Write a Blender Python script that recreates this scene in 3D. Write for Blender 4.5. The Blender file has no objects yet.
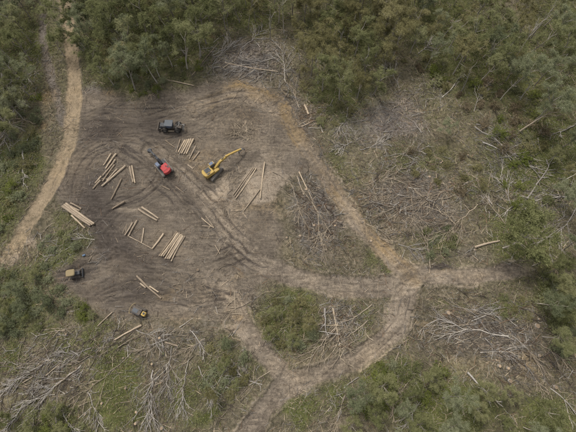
import bpy, bmesh, math, random
import numpy as np
from mathutils import Vector, Matrix

random.seed(11)
RNG = np.random.default_rng(11)
scene = bpy.context.scene
COL = scene.collection
rad = math.radians

# ------------------------------------------------------------------ camera
CAM_H, TILT, FPX = 95.0, rad(18.0), 384.0
cam_d = bpy.data.cameras.new('camera')
cam_d.lens, cam_d.sensor_width = 24.0, 36.0
cam_d.clip_start, cam_d.clip_end = 0.5, 6000
cam = bpy.data.objects.new('camera', cam_d)
cam.location = (0, 0, CAM_H)
cam.rotation_euler = (TILT, 0, 0)
COL.objects.link(cam)
scene.camera = cam

# ------------------------------------------------------------------ light
SUN_EL, SUN_AZ = rad(58), rad(-35)          # high sun behind cloud, from the upper left
world = bpy.data.worlds.new('World')
scene.world = world
world.use_nodes = True
wn, wl = world.node_tree.nodes, world.node_tree.links
wn.clear()
sky = wn.new('ShaderNodeTexSky')
sky.sky_type = 'NISHITA'
sky.sun_disc = False
sky.sun_elevation, sky.sun_rotation = SUN_EL, SUN_AZ
sky.dust_density = 4.0
hs = wn.new('ShaderNodeHueSaturation')       # overcast: the blue is mostly gone
hs.inputs['Saturation'].default_value = 0.3
bg = wn.new('ShaderNodeBackground')
bg.inputs['Strength'].default_value = 0.13
wo = wn.new('ShaderNodeOutputWorld')
wl.new(sky.outputs[0], hs.inputs['Color'])
wl.new(hs.outputs[0], bg.inputs[0])
wl.new(bg.outputs[0], wo.inputs[0])
sun_d = bpy.data.lights.new('sun', 'SUN')
sun_d.energy, sun_d.angle, sun_d.color = 1.5, rad(14), (1.0, 0.965, 0.92)
sun = bpy.data.objects.new('sun', sun_d)
sdir = Vector((math.cos(SUN_EL) * math.sin(SUN_AZ), math.cos(SUN_EL) * math.cos(SUN_AZ), math.sin(SUN_EL)))
sun.rotation_euler = sdir.to_track_quat('Z', 'Y').to_euler()
sun.location = (0, 0, 120)
COL.objects.link(sun)
vs = scene.view_settings
vs.view_transform, vs.look, vs.gamma, vs.exposure = 'Standard', 'None', 1.0, 0.62
vs.use_curve_mapping = False
scene.cycles.max_bounces = 6
scene.cycles.diffuse_bounces = 3
scene.cycles.transparent_max_bounces = 4

# ------------------------------------------------------------------ helpers
_tab = np.random.default_rng(5).random((256, 256))

def vnoise(x, y):
    xi, yi = np.floor(x).astype(int), np.floor(y).astype(int)
    fx, fy = x - xi, y - yi
    fx, fy = fx * fx * (3 - 2 * fx), fy * fy * (3 - 2 * fy)
    a, b = _tab[xi & 255, yi & 255], _tab[(xi + 1) & 255, yi & 255]
    c, d = _tab[xi & 255, (yi + 1) & 255], _tab[(xi + 1) & 255, (yi + 1) & 255]
    return (a * (1 - fx) + b * fx) * (1 - fy) + (c * (1 - fx) + d * fx) * fy

def fbm(x, y, s, o=4):
    v, a, t = 0, 1.0, 0
    for i in range(o):
        v = v + a * vnoise(x / s + 17.3 * i, y / s + 41.7 * i)
        t += a; a *= 0.5; s *= 0.5
    return v / t * 2 - 1

def sstep(a, b, x):
    t = np.clip((x - a) / (b - a), 0, 1)
    return t * t * (3 - 2 * t)

def flat(u, v, z=0.0):
    """photo position (576 x 432) to the place it shows on a level at height z"""
    dx, dy = (u - 288) / FPX, -(v - 216) / FPX
    wy = dy * math.cos(TILT) + math.sin(TILT)
    wz = dy * math.sin(TILT) - math.cos(TILT)
    k = (CAM_H - z) / -wz
    return dx * k, wy * k

def smooth_line(pts, n=8):
    P = [np.array(flat(*p)) for p in pts]
    P = [2 * P[0] - P[1]] + P + [2 * P[-1] - P[-2]]
    out = []
    for i in range(1, len(P) - 2):
        for t in np.linspace(0, 1, n, endpoint=False):
            a, b, c, d = P[i - 1], P[i], P[i + 1], P[i + 2]
            out.append(0.5 * ((2 * b) + (c - a) * t + (2 * a - 5 * b + 4 * c - d) * t * t + (3 * b - a - 3 * c + d) * t ** 3))
    out.append(P[-2])
    return np.array(out)

def line_field(X, Y, L, reach=14):
    """distance to a line and signed side offset, far points stay at a large value"""
    D = np.full(X.shape, 99.0); S = np.full(X.shape, 99.0)
    m = (X > L[:, 0].min() - reach) & (X < L[:, 0].max() + reach) & (Y > L[:, 1].min() - reach) & (Y < L[:, 1].max() + reach)
    x, y = X[m], Y[m]
    d = np.full(x.shape, 99.0); s = np.full(x.shape, 99.0)
    for i_, (a, b) in enumerate(zip(L[:-1], L[1:])):
        e = b - a; ll = e @ e
        if ll < 1e-9: continue
        t0 = ((x - a[0]) * e[0] + (y - a[1]) * e[1]) / ll
        t = np.clip(t0, 0, 1)
        cap = (t0 < 0) if i_ == 0 else ((t0 > 1) if i_ == len(L) - 2 else np.zeros(x.shape, bool))
        ox, oy = x - a[0] - t * e[0], y - a[1] - t * e[1]
        dd = np.hypot(ox, oy)
        sg = np.sign(e[0] * oy - e[1] * ox)
        k = dd < d
        d[k] = dd[k]; s[k] = np.where(cap, 99.0, sg * dd)[k]      # no rut past the end of a line
    D[m] = d; S[m] = s
    return D, S

def blob(X, Y, u, v, ru, rv, rot=0.0):
    """soft ellipse laid on the ground; radii in photo pixels at that spot"""
    cx, cy = flat(u, v)
    sx = abs(flat(u + 1, v)[0] - cx); sy = abs(flat(u, v - 1)[1] - cy)
    c, s = math.cos(rad(rot)), math.sin(rad(rot))
    x, y = (X - cx) / sx, (Y - cy) / sy
    a, b = (x * c + y * s) / ru, (-x * s + y * c) / rv
    return np.exp(-(a * a + b * b) * 1.2)

def in_poly(X, Y, poly):
    P = [flat(*p) for p in poly]
    r = np.zeros(X.shape, bool)
    for (x0, y0), (x1, y1) in zip(P, P[1:] + P[:1]):
        c = ((y0 > Y) != (y1 > Y))
        with np.errstate(divide='ignore', invalid='ignore'):
            xx = (x1 - x0) * (Y - y0) / (y1 - y0) + x0
        r ^= c & (X < xx)
    return r

def mesh_from(name, V, F, mat=None, smooth=False):
    me = bpy.data.meshes.new(name)
    V = np.asarray(V, np.float32); F = np.asarray(F, np.int32)
    me.vertices.add(len(V)); me.vertices.foreach_set('co', V.ravel())
    k = F.shape[1]
    me.loops.add(F.size); me.loops.foreach_set('vertex_index', F.ravel())
    me.polygons.add(len(F))
    me.polygons.foreach_set('loop_start', np.arange(len(F), dtype=np.int32) * k)
    me.polygons.foreach_set('loop_total', np.full(len(F), k, np.int32))
    if smooth: me.polygons.foreach_set('use_smooth', np.ones(len(F), bool))
    me.update(calc_edges=True)
    if mat: me.materials.append(mat)
    return me

def link(name, me, parent=None, loc=None, rz=0.0):
    o = bpy.data.objects.new(name, me)
    COL.objects.link(o)
    if parent: o.parent = parent
    if loc is not None: o.location = loc
    if rz: o.rotation_euler = (0, 0, rz)
    return o

def tag(o, label, cat, group=None, kind=None):
    o['label'] = label; o['category'] = cat
    if group: o['group'] = group
    if kind: o['kind'] = kind
    return o

ORD = ['first', 'second', 'third', 'fourth', 'fifth', 'sixth', 'seventh', 'eighth', 'ninth', 'tenth', 'eleventh', 'twelfth',
       'thirteenth', 'fourteenth', 'fifteenth', 'sixteenth', 'seventeenth', 'eighteenth', 'nineteenth', 'twentieth']
TENS = {2: 'twenty', 3: 'thirty', 4: 'forty', 5: 'fifty', 6: 'sixty', 7: 'seventy', 8: 'eighty', 9: 'ninety'}
def nth(i):
    if i < 20: return ORD[i]
    t, r = divmod(i + 1, 10)
    return TENS[t][:-1] + 'ieth' if r == 0 else TENS[t] + '-' + ORD[r - 1]

# ------------------------------------------------------------------ materials
def new_mat(name):
    m = bpy.data.materials.new(name); m.use_nodes = True
    n, l = m.node_tree.nodes, m.node_tree.links
    b = n['Principled BSDF']
    b.inputs['Specular IOR Level'].default_value = 0.15
    b.inputs['Roughness'].default_value = 0.9
    return m, n, l, b

def noise(n, scale, detail=4, rough=0.6, vec=None, l=None):
    t = n.new('ShaderNodeTexNoise')
    t.inputs['Scale'].default_value = scale; t.inputs['Detail'].default_value = detail
    t.inputs['Roughness'].default_value = rough
    if vec is not None: l.new(vec, t.inputs['Vector'])
    return t

def ramp(n, l, src, stops):
    r = n.new('ShaderNodeValToRGB')
    e = r.color_ramp.elements
    while len(e) < len(stops): e.new(0.5)
    for k, (p, c) in zip(e, stops):
        k.position = p; k.color = (*c, 1)
    l.new(src, r.inputs[0])
    return r

def mixc(n, l, fac, a, b, mode='MIX'):
    m = n.new('ShaderNodeMix'); m.data_type = 'RGBA'; m.blend_type = mode
    for s, i in ((fac, 0), (a, 6), (b, 7)):
        if isinstance(s, (int, float)): m.inputs[i].default_value = s
        elif isinstance(s, tuple): m.inputs[i].default_value = (*s, 1)
        else: l.new(s, m.inputs[i])
    return m.outputs[2]

def simple(name, col, rough=0.6, metal=0.0, var=0.25, scale=3.0, spec=0.12):
    """painted or plain surface with wear and dust"""
    m, n, l, b = new_mat(name)
    tc = n.new('ShaderNodeTexCoord')
    t = noise(n, scale, 5, 0.65, tc.outputs['Object'], l)
    dust = ramp(n, l, t.outputs['Fac'], [(0.42, (0, 0, 0)), (0.75, (1, 1, 1))])
    c = mixc(n, l, dust.outputs[0], col, tuple(x * (1 - var) + y * var for x, y in zip(col, (0.2, 0.16, 0.12))))
    t2 = noise(n, scale * 9, 3, 0.6, tc.outputs['Object'], l)
    c = mixc(n, l, 0.35, c, ramp(n, l, t2.outputs['Fac'], [(0.3, tuple(x * 0.55 for x in col)), (0.7, col)]).outputs[0])
    l.new(c, b.inputs['Base Color'])
    b.inputs['Roughness'].default_value = rough; b.inputs['Metallic'].default_value = metal
    b.inputs['Specular IOR Level'].default_value = spec
    return m

def leaf_mat(name, stops, trans=0.3, spread=0.5):
    m, n, l, b = new_mat(name)
    n.remove(b)
    geo = n.new('ShaderNodeNewGeometry'); oi = n.new('ShaderNodeObjectInfo')
    tc = n.new('ShaderNodeTexCoord')
    t = noise(n, 0.55, 3, 0.6, tc.outputs['Object'], l)
    a = n.new('ShaderNodeMath'); a.operation = 'MULTIPLY_ADD'; a.inputs[1].default_value = spread; a.inputs[2].default_value = -0.25 * spread
    l.new(geo.outputs['Random Per Island'], a.inputs[0])
    s = n.new('ShaderNodeMath'); s.operation = 'MULTIPLY_ADD'; s.inputs[1].default_value = 0.9; s.inputs[2].default_value = -0.2
    l.new(t.outputs['Fac'], s.inputs[0])
    s2 = n.new('ShaderNodeMath'); s2.operation = 'ADD'; l.new(a.outputs[0], s2.inputs[0]); l.new(s.outputs[0], s2.inputs[1])
    s3 = n.new('ShaderNodeMath'); s3.operation = 'MULTIPLY_ADD'; s3.inputs[1].default_value = 0.5; l.new(oi.outputs['Random'], s3.inputs[0])
    l.new(s2.outputs[0], s3.inputs[2])
    s4 = n.new('ShaderNodeMath'); s4.operation = 'SUBTRACT'; s4.inputs[1].default_value = 0.15; l.new(s3.outputs[0], s4.inputs[0])
    r = ramp(n, l, s4.outputs[0], stops)
    d = n.new('ShaderNodeBsdfDiffuse'); tr = n.new('ShaderNodeBsdfTranslucent'); mx = n.new('ShaderNodeMixShader')
    l.new(r.outputs[0], d.inputs[0]); l.new(r.outputs[0], tr.inputs[0])
    mx.inputs[0].default_value = trans
    l.new(d.outputs[0], mx.inputs[1]); l.new(tr.outputs[0], mx.inputs[2])
    l.new(mx.outputs[0], n['Material Output'].inputs[0])
    return m

def wood_mat(name, c0, c1, scale=1.5, stretch=(1, 1, 0.12)):
    m, n, l, b = new_mat(name)
    tc = n.new('ShaderNodeTexCoord'); mp = n.new('ShaderNodeMapping'); oi = n.new('ShaderNodeObjectInfo')
    mp.inputs['Scale'].default_value = stretch
    l.new(tc.outputs['Object'], mp.inputs[0])
    l.new(oi.outputs['Random'], mp.inputs['Location'])
    t = noise(n, scale * 5, 5, 0.65, mp.outputs[0], l)
    r = ramp(n, l, t.outputs['Fac'], [(0.3, c0), (0.62, c1)])
    v = ramp(n, l, oi.outputs['Random'], [(0.0, (0.55, 0.53, 0.51)), (0.5, (0.88, 0.87, 0.86)), (1.0, (1.12, 1.09, 1.02))])
    l.new(mixc(n, l, 1.0, r.outputs[0], v.outputs[0], 'MULTIPLY'), b.inputs['Base Color'])
    bp = n.new('ShaderNodeBump'); bp.inputs['Strength'].default_value = 0.5; bp.inputs['Distance'].default_value = 0.03
    l.new(t.outputs['Fac'], bp.inputs['Height']); l.new(bp.outputs[0], b.inputs['Normal'])
    return m

def stick_mat(name):
    m, n, l, b = new_mat(name)
    at = n.new('ShaderNodeAttribute'); at.attribute_name = 'tone'
    geo = n.new('ShaderNodeNewGeometry')
    v = ramp(n, l, geo.outputs['Random Per Island'], [(0.0, (0.65, 0.65, 0.65)), (1.0, (1.25, 1.22, 1.18))])
    l.new(mixc(n, l, 1.0, at.outputs['Color'], v.outputs[0], 'MULTIPLY'), b.inputs['Base Color'])
    return m

def ground_mat():
    m, n, l, b = new_mat('bare_soil')
    geo = n.new('ShaderNodeNewGeometry')
    P = geo.outputs['Position']
    A = n.new('ShaderNodeAttribute'); A.attribute_name = 'cover_a'
    B = n.new('ShaderNodeAttribute'); B.attribute_name = 'cover_b'
    sa = n.new('ShaderNodeSeparateColor'); l.new(A.outputs['Color'], sa.inputs[0])
    sb = n.new('ShaderNodeSeparateColor'); l.new(B.outputs['Color'], sb.inputs[0])
    n1 = noise(n, 0.22, 6, 0.65, P, l); n2 = noise(n, 1.3, 6, 0.7, P, l); n3 = noise(n, 6.5, 4, 0.7, P, l)
    def two(c0, c1, src, lo=0.35, hi=0.65):
        return ramp(n, l, src.outputs['Fac'], [(lo, c0), (hi, c1)]).outputs[0]
    mp = n.new('ShaderNodeMapping'); mp.inputs['Rotation'].default_value = (0, 0, rad(46)); mp.inputs['Scale'].default_value = (0.22, 1.5, 1)
    l.new(P, mp.inputs[0])
    ns = noise(n, 0.9, 6, 0.72, mp.outputs[0], l); ns.inputs['Distortion'].default_value = 0.8      # drag marks
    floor = mixc(n, l, 0.55, two((0.060, 0.055, 0.034), (0.150, 0.130, 0.085), n1), two((0.040, 0.036, 0.024), (0.205, 0.170, 0.118), n2, .4, .62))
    landing = mixc(n, l, 0.5, two((0.080, 0.067, 0.054), (0.182, 0.151, 0.118), n1, .38, .64), two((0.058, 0.048, 0.039), (0.195, 0.162, 0.126), n2, .40, .60))
    landing = mixc(n, l, 0.38, landing, two((0.060, 0.049, 0.038), (0.215, 0.178, 0.132), ns, .4, .62))
    road = mixc(n, l, 0.5, two((0.20, 0.155, 0.098), (0.30, 0.235, 0.155), n1), two((0.15, 0.118, 0.078), (0.32, 0.25, 0.168), n2))
    ochre = mixc(n, l, 0.5, two((0.170, 0.120, 0.062), (0.245, 0.172, 0.088), n1), two((0.095, 0.072, 0.044), (0.265, 0.19, 0.10), n2, .4, .62))
    pale = mixc(n, l, 0.5, two((0.225, 0.182, 0.135), (0.34, 0.28, 0.21), n1), two((0.125, 0.10, 0.075), (0.32, 0.265, 0.20), n2, .38, .62))
    pale = mixc(n, l, 0.3, pale, two((0.105, 0.085, 0.064), (0.32, 0.265, 0.20), ns, .4, .62))
    green = mixc(n, l, 0.5, two((0.050, 0.058, 0.020), (0.105, 0.112, 0.038), n1), two((0.034, 0.040, 0.015), (0.135, 0.135, 0.055), n2, .4, .62))
    ash = mixc(n, l, 0.5, two((0.10, 0.086, 0.076), (0.165, 0.144, 0.126), n1), two((0.062, 0.054, 0.047), (0.215, 0.185, 0.162), n2, .4, .62))
    def fac(src):      # break up the border of a cover with noise
        a = n.new('ShaderNodeMath'); a.operation = 'SUBTRACT'; a.inputs[1].default_value = 0.5; l.new(n2.outputs['Fac'], a.inputs[0])
        c = n.new('ShaderNodeMath'); c.operation = 'MULTIPLY_ADD'; c.inputs[1].default_value = 0.9; l.new(a.outputs[0], c.inputs[0]); l.new(src, c.inputs[2])
        e = n.new('ShaderNodeMapRange'); e.interpolation_type = 'SMOOTHSTEP'; e.inputs[1].default_value = 0.12; e.inputs[2].default_value = 0.88
        l.new(c.outputs[0], e.inputs[0]); return e.outputs[0]
    c = mixc(n, l, fac(sb.outputs[1]), floor, ash)
    c = mixc(n, l, fac(sb.outputs[0]), c, green)
    c = mixc(n, l, fac(sa.outputs[0]), c, landing)
    c = mixc(n, l, fac(sa.outputs[1]), c, ochre)
    c = mixc(n, l, fac(sa.outputs[2]), c, pale)
    c = mixc(n, l, fac(A.outputs['Alpha']), c, road)
    mudc = mixc(n, l, 0.5, two((0.040, 0.033, 0.028), (0.095, 0.080, 0.067), n2, .38, .62), two((0.036, 0.030, 0.025), (0.110, 0.092, 0.076), ns, .4, .62))      # wet churned mud
    c = mixc(n, l, fac(sb.outputs[2]), c, mudc)
    v = ramp(n, l, n3.outputs['Fac'], [(0.30, (0.5, 0.5, 0.5)), (0.70, (1.42, 1.4, 1.37))])
    c = mixc(n, l, 1.0, c, v.outputs[0], 'MULTIPLY')
    n0 = noise(n, 0.075, 5, 0.6, P, l)
    v0 = ramp(n, l, n0.outputs['Fac'], [(0.32, (0.76, 0.75, 0.74)), (0.5, (1.0, 1.0, 1.0)), (0.68, (1.26, 1.22, 1.14))])
    c = mixc(n, l, 1.0, c, v0.outputs[0], 'MULTIPLY')
    l.new(c, b.inputs['Base Color'])
    bp = n.new('ShaderNodeBump'); bp.inputs['Strength'].default_value = 0.7; bp.inputs['Distance'].default_value = 0.12
    hm = n.new('ShaderNodeMath'); hm.operation = 'ADD'; l.new(n3.outputs['Fac'], hm.inputs[0]); l.new(n2.outputs['Fac'], hm.inputs[1])
    l.new(hm.outputs[0], bp.inputs['Height']); l.new(bp.outputs[0], b.inputs['Normal'])
    b.inputs['Specular IOR Level'].default_value = 0.08
    return m

M = {}
M['soil'] = ground_mat()
M['stick'] = stick_mat('dead_wood')
def tones(*c): return [(p, x) for p, x in zip((0.0, 0.36, 0.72, 1.0), c)]
M['gum'] = leaf_mat('gum_leaves', tones((0.101, 0.109, 0.045), (0.189, 0.196, 0.089), (0.265, 0.264, 0.130), (0.340, 0.321, 0.186)), .4)
M['olive'] = leaf_mat('olive_leaves', tones((0.112, 0.103, 0.045), (0.205, 0.187, 0.087), (0.273, 0.248, 0.122), (0.329, 0.294, 0.161)), .4)
M['bluegum'] = leaf_mat('grey_green_leaves', tones((0.105, 0.119, 0.062), (0.198, 0.213, 0.117), (0.279, 0.287, 0.171), (0.360, 0.351, 0.229)), .4)
M['fresh'] = leaf_mat('fresh_leaves', tones((0.081, 0.099, 0.023), (0.155, 0.177, 0.044), (0.224, 0.237, 0.074), (0.287, 0.280, 0.115)), .4)
M['fresh2'] = leaf_mat('wattle_leaves', tones((0.102, 0.110, 0.045), (0.198, 0.205, 0.090), (0.270, 0.264, 0.127), (0.336, 0.314, 0.177)), .4)
M['brown'] = leaf_mat('browned_leaves', tones((0.094, 0.073, 0.045), (0.163, 0.128, 0.077), (0.237, 0.190, 0.122), (0.312, 0.250, 0.163)), .3)
M['bark'] = wood_mat('grey_bark', (0.17, 0.15, 0.125), (0.42, 0.38, 0.325))
M['deadgrey'] = wood_mat('weathered_wood', (0.225, 0.205, 0.18), (0.45, 0.415, 0.37))
M['deadtan'] = wood_mat('tan_dead_wood', (0.19, 0.155, 0.115), (0.40, 0.335, 0.25))
M['log'] = wood_mat('stripped_log', (0.17, 0.132, 0.095), (0.46, 0.375, 0.275))
M['cut'] = wood_mat('cut_wood', (0.17, 0.13, 0.09), (0.36, 0.275, 0.19), stretch=(1, 1, 1))
M['grass'] = leaf_mat('grass_blades', [(0.0, (0.055, 0.07, 0.016)), (0.4, (0.105, 0.12, 0.03)), (0.7, (0.17, 0.165, 0.055)), (1.0, (0.30, 0.25, 0.13))])

# ------------------------------------------------------------------ ground
STEP = 0.3
def axis(a, b):
    c = list(np.arange(a, b + 1e-6, STEP))
    lo, hi, s = [], [], STEP
    x, y = a, b
    while x > -1800:
        s *= 1.35; x -= s; y += s
        lo.append(x); hi.append(y)
    return np.array(lo[::-1] + c + hi)
AX, AY = axis(-98, 98), axis(-27, 114)
GX, GY = np.meshgrid(AX, AY)
fine = (GX > -97.9) & (GX < 97.9) & (GY > -26.9) & (GY < 113.9)

LANDING = [(54, 186), (66, 160), (74, 135), (79, 108), (84, 92), (100, 90), (118, 100), (140, 98), (165, 92), (205, 84), (232, 78), (262, 80), (285, 95), (305, 122),
           (322, 158), (320, 178), (292, 170), (275, 200), (282, 235), (268, 250), (290, 270), (262, 290), (245, 318), (215, 322), (185, 318), (150, 322),
           (110, 314), (84, 300), (70, 285), (58, 274), (78, 264), (96, 246), (94, 228), (76, 210), (62, 200)]
TRACKS = [
    ('dirt_road', [(62, -25), (66, 10), (71, 45), (74, 80), (75, 105), (70, 138), (60, 168), (46, 198), (30, 224), (12, 252), (-8, 285), (-30, 320)], 2.0),
    ('overgrown_path', [(44, -15), (43, 20), (46, 50), (52, 80), (60, 110), (66, 125)], 1.3),
    ('skid_track', [(196, 108), (225, 97), (252, 96), (278, 110), (300, 140), (322, 172), (345, 205), (370, 238), (396, 264), (412, 278)], 2.2),
    ('skid_track', [(404, 272), (440, 276), (480, 275), (515, 271), (550, 270), (590, 272)], 2.1),
    ('skid_track', [(150, 150), (185, 181), (215, 214), (245, 246), (272, 268), (305, 279), (345, 287), (380, 288), (408, 282)], 2.5),
    ('skid_track', [(408, 284), (404, 305), (396, 326), (376, 346), (346, 363), (312, 377), (286, 386), (268, 404), (246, 436), (236, 455)], 2.4),
    ('skid_track', [(225, 286), (238, 312), (252, 338), (270, 362), (290, 383)], 2.2),
]
RUTS = [  # wheel and track marks churned into the landing
    [(124, 142), (150, 160), (180, 187), (208, 216), (236, 246)],
    [(62, 165), (75, 150), (95, 138), (125, 131), (160, 130)], [(72, 130), (95, 122), (125, 120), (158, 124)], [(80, 118), (105, 112), (140, 112), (175, 112)],
    [(75, 205), (70, 182), (79, 160), (100, 146), (130, 143)], [(82, 210), (78, 190), (86, 165), (102, 152)], [(90, 214), (85, 195), (90, 178)],
    [(84, 216), (98, 203), (125, 196), (145, 184), (155, 170), (150, 152)], [(92, 222), (110, 207), (136, 199), (154, 186), (164, 172)],
    [(98, 228), (118, 212), (146, 200), (162, 190)], [(80, 205), (100, 225), (115, 245), (130, 262), (160, 280), (190, 290)],
    [(78, 212), (95, 232), (108, 250), (122, 268), (150, 286)], [(85, 222), (95, 245), (108, 265), (122, 286)], [(108, 226), (122, 244), (142, 258), (172, 268)],
    [(90, 270), (120, 262), (150, 268), (190, 285), (230, 300)], [(40, 276), (58, 274), (75, 272), (100, 264), (120, 250)], [(46, 282), (70, 280), (100, 272)],
    [(112, 240), (130, 250), (155, 262), (185, 262), (210, 266)], [(160, 135), (180, 132), (210, 118), (240, 104)], [(200, 190), (225, 222), (252, 250)], [(138, 134), (165, 152), (196, 178), (226, 206)], [(118, 150), (146, 172), (176, 200), (200, 226)], [(230, 250), (262, 270), (300, 284)], [(320, 376), (352, 358), (384, 336)],
    [(120, 290), (150, 298), (185, 300), (225, 296)], [(100, 300), (130, 292), (160, 300), (200, 312)], [(70, 152), (66, 172), (58, 190)],
    [(175, 270), (205, 262), (232, 250)], [(150, 118), (190, 106), (228, 96), (258, 94)], [(86, 258), (104, 252), (116, 258)], [(94, 292), (120, 278), (150, 278)],
]
GREEN = [  # u, v, ru, rv, rot, strength
    (70, 340, 20, 14, 0, .8), (110, 405, 20, 20, 0, 1.0), (205, 420, 20, 16, 0, .8),
    (15, 60, 40, 60, 0, 1), (5, 190, 28, 55, 0, 1.2), (28, 160, 14, 34, 12, 1.1), (15, 300, 38, 34, 0, .9), (62, 260, 26, 30, 30, .9), (85, 300, 15, 22, 0, .95),
    (45, 330, 34, 16, 0, .5), (118, 372, 26, 28, 0, 1.1), (48, 418, 36, 16, 0, 1.0), (10, 355, 14, 18, 0, .7), (140, 410, 22, 26, 0, .7), (222, 375, 28, 32, 0, .9),
    (290, 320, 32, 30, 0, .95), (300, 410, 22, 18, 0, 1.2), (340, 400, 26, 22, 0, .8), (390, 378, 34, 20, 0, 1.0), (440, 408, 70, 34, 0, 1.1), (545, 420, 40, 22, 0, .8),
    (510, 305, 26, 14, 20, .75), (450, 308, 22, 8, 0, .6), (560, 310, 30, 40, 0, .9), (525, 240, 34, 34, 0, 1), (545, 150, 60, 55, 0, 1.1), (490, 60, 80, 55, 0, 1.0),
    (420, 160, 36, 26, 0, .55), (440, 240, 22, 16, 0, .6), (372, 258, 12, 10, 0, .45), (392, 265, 10, 6, 0, .9), (340, 90, 40, 40, 0, .8), (330, 100, 14, 14, 0, .8),
    (150, 30, 80, 60, 0, 1), (250, 10, 60, 30, 0, .8), (350, 30, 60, 50, 0, .9), (440, 20, 60, 60, 0, .8), (570, 40, 40, 60, 0, 1), (350, 175, 14, 12, 0, .4), (335, 160, 10, 22, 0, .4),
    (360, 320, 18, 22, 0, .5), (97, 352, 16, 12, 0, .7), (470, 190, 24, 20, 0, .6), (88, 245, 9, 12, 0, .9), (70, 215, 12, 14, 0, .7), (180, 395, 20, 24, 0, .55), (95, 330, 20, 14, 0, .6)]
OCHRE = [(240, 118, 44, 22, 0, .36), (198, 150, 30, 14, 0, .36), (252, 226, 24, 20, 0, .3), (330, 185, 8, 26, 40, .5), (350, 212, 8, 20, 45, .5), (480, 272, 40, 4, 0, .4), (205, 285, 50, 14, 0, .3), (150, 205, 22, 8, 0, .3), (252, 93, 26, 8, -10, 1.1), (285, 112, 18, 7, -52, 1.0), (300, 138, 14, 5, -52, .8), (375, 240, 26, 6, -46, .7), (400, 266, 12, 5, -30, .8), (206, 168, 12, 7, 0, .8),
         (190, 160, 12, 6, 0, .6), (165, 293, 14, 8, 0, .7), (262, 205, 22, 10, 0, .6), (430, 330, 26, 9, -10, .55), (243, 318, 6, 5, -50, .9), (240, 282, 12, 5, 0, .55), (52, 98, 7, 12, -15, .7),
         (440, 276, 28, 4, 0, .6), (180, 318, 22, 10, 0, .35), (525, 360, 18, 14, 0, .55), (395, 225, 18, 12, 0, .5), (310, 258, 22, 8, 0, .35), (350, 195, 8, 18, 40, .5), (110, 95, 8, 8, 0, .6), (42, 128, 8, 5, 0, .7)]
PALE = [(238, 200, 34, 26, -30, .3), (255, 130, 26, 16, 0, .25), (270, 160, 20, 16, 0, .28), (262, 186, 17, 14, -12, 1.5), (266, 196, 14, 8, 0, 1.0), (219, 190, 5, 15, -30, 1.3), (208, 212, 5, 9, -35, .9), (128, 210, 13, 2.6, 0, 1.1), (246, 258, 18, 7, -35, .5), (398, 318, 12, 22, -14, .8),
        (405, 292, 18, 12, 0, .55), (300, 280, 40, 8, -8, .4), (345, 288, 40, 5, 0, .4), (235, 330, 22, 7, -25, .7), (255, 345, 14, 6, -45, .6), (185, 300, 60, 18, -8, .25), (220, 280, 34, 14, 0, .32),
        (150, 310, 30, 8, 0, .2), (16, 265, 9, 7, 50, .8), (30, 240, 7, 6, 50, .6), (230, 235, 20, 14, -35, .3), (350, 362, 30, 7, 24, .5), (210, 120, 40, 14, 0, .22), (185, 235, 20, 20, 0, .2)]
ASH = [(94, 92, 16, 16, 0, 1.1), (380, 118, 60, 26, 0, 1.0), (245, 62, 44, 22, 0, 1.1), (230, 88, 20, 10, 0, .6), (295, 105, 12, 16, -50, .9), (415, 195, 54, 40, 0, .78), (316, 215, 30, 46, 0, .85), (470, 250, 30, 10, 0, .5),
       (490, 335, 60, 34, 0, .65), (95, 100, 18, 14, 0, .9), (110, 115, 20, 10, 0, .5), (50, 60, 10, 30, 0, .5), (205, 330, 30, 14, 0, .4), (160, 330, 34, 14, 0, .4), (355, 60, 20, 14, 0, .5), (365, 130, 22, 20, 0, .6), (560, 330, 20, 8, 0, .4), (10, 110, 12, 22, 0, .6)]
MUD = [(95, 205, 34, 60, 20, .72), (155, 128, 60, 18, -8, .55), (122, 250, 50, 26, -30, .8), (162, 172, 18, 34, 50, .5), (105, 128, 36, 20, 20, .68), (190, 195, 10, 44, 50, .45), (135, 288, 46, 18, 0, .6), (140, 205, 60, 60, 0, .34), (165, 262, 18, 7, 0, .8), (78, 275, 20, 8, 0, .75), (212, 160, 40, 10, 40, .3), (300, 172, 5, 30, 50, .3), (436, 271, 16, 3.5, -6, .9), (100, 295, 26, 16, 0, .5)]

X, Y = GX, GY
wx, wy = X + 3.4 * fbm(X, Y, 6, 4), Y + 3.4 * fbm(X + 50, Y, 6, 4)
land = in_poly(wx, wy, LANDING).astype(float)
def blur(a, k):
    for _ in range(2):
        for ax in (0, 1):
            c = np.cumsum(np.pad(a, [(k + 1, k) if i == ax else (0, 0) for i in (0, 1)], 'edge'), axis=ax)
            a = (np.take(c, range(2 * k + 1, c.shape[ax]), ax) - np.take(c, range(0, c.shape[ax] - 2 * k - 1), ax)) / (2 * k + 1)
    return a
land = blur(land, 5)
def paint(spec, gain=1.0, grow=1.0):
    r = np.zeros(X.shape)
    for u, v, ru, rv, rot, s in spec:
        r = np.maximum(r, s * gain * blob(wx, wy, u, v, ru * grow, rv * grow, rot))
    return r
green, ochre, pale, ash, mud = .10 + .16 * fbm(X, Y, 12, 3) + paint(GREEN), paint(OCHRE, .8, 1.25), paint(PALE, 1.3, 1.05), paint(ASH), paint(MUD, 1.2)
road = np.zeros(X.shape); bare = np.zeros(X.shape); H = np.zeros(X.shape)
owner = np.zeros(X.shape, int)
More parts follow.
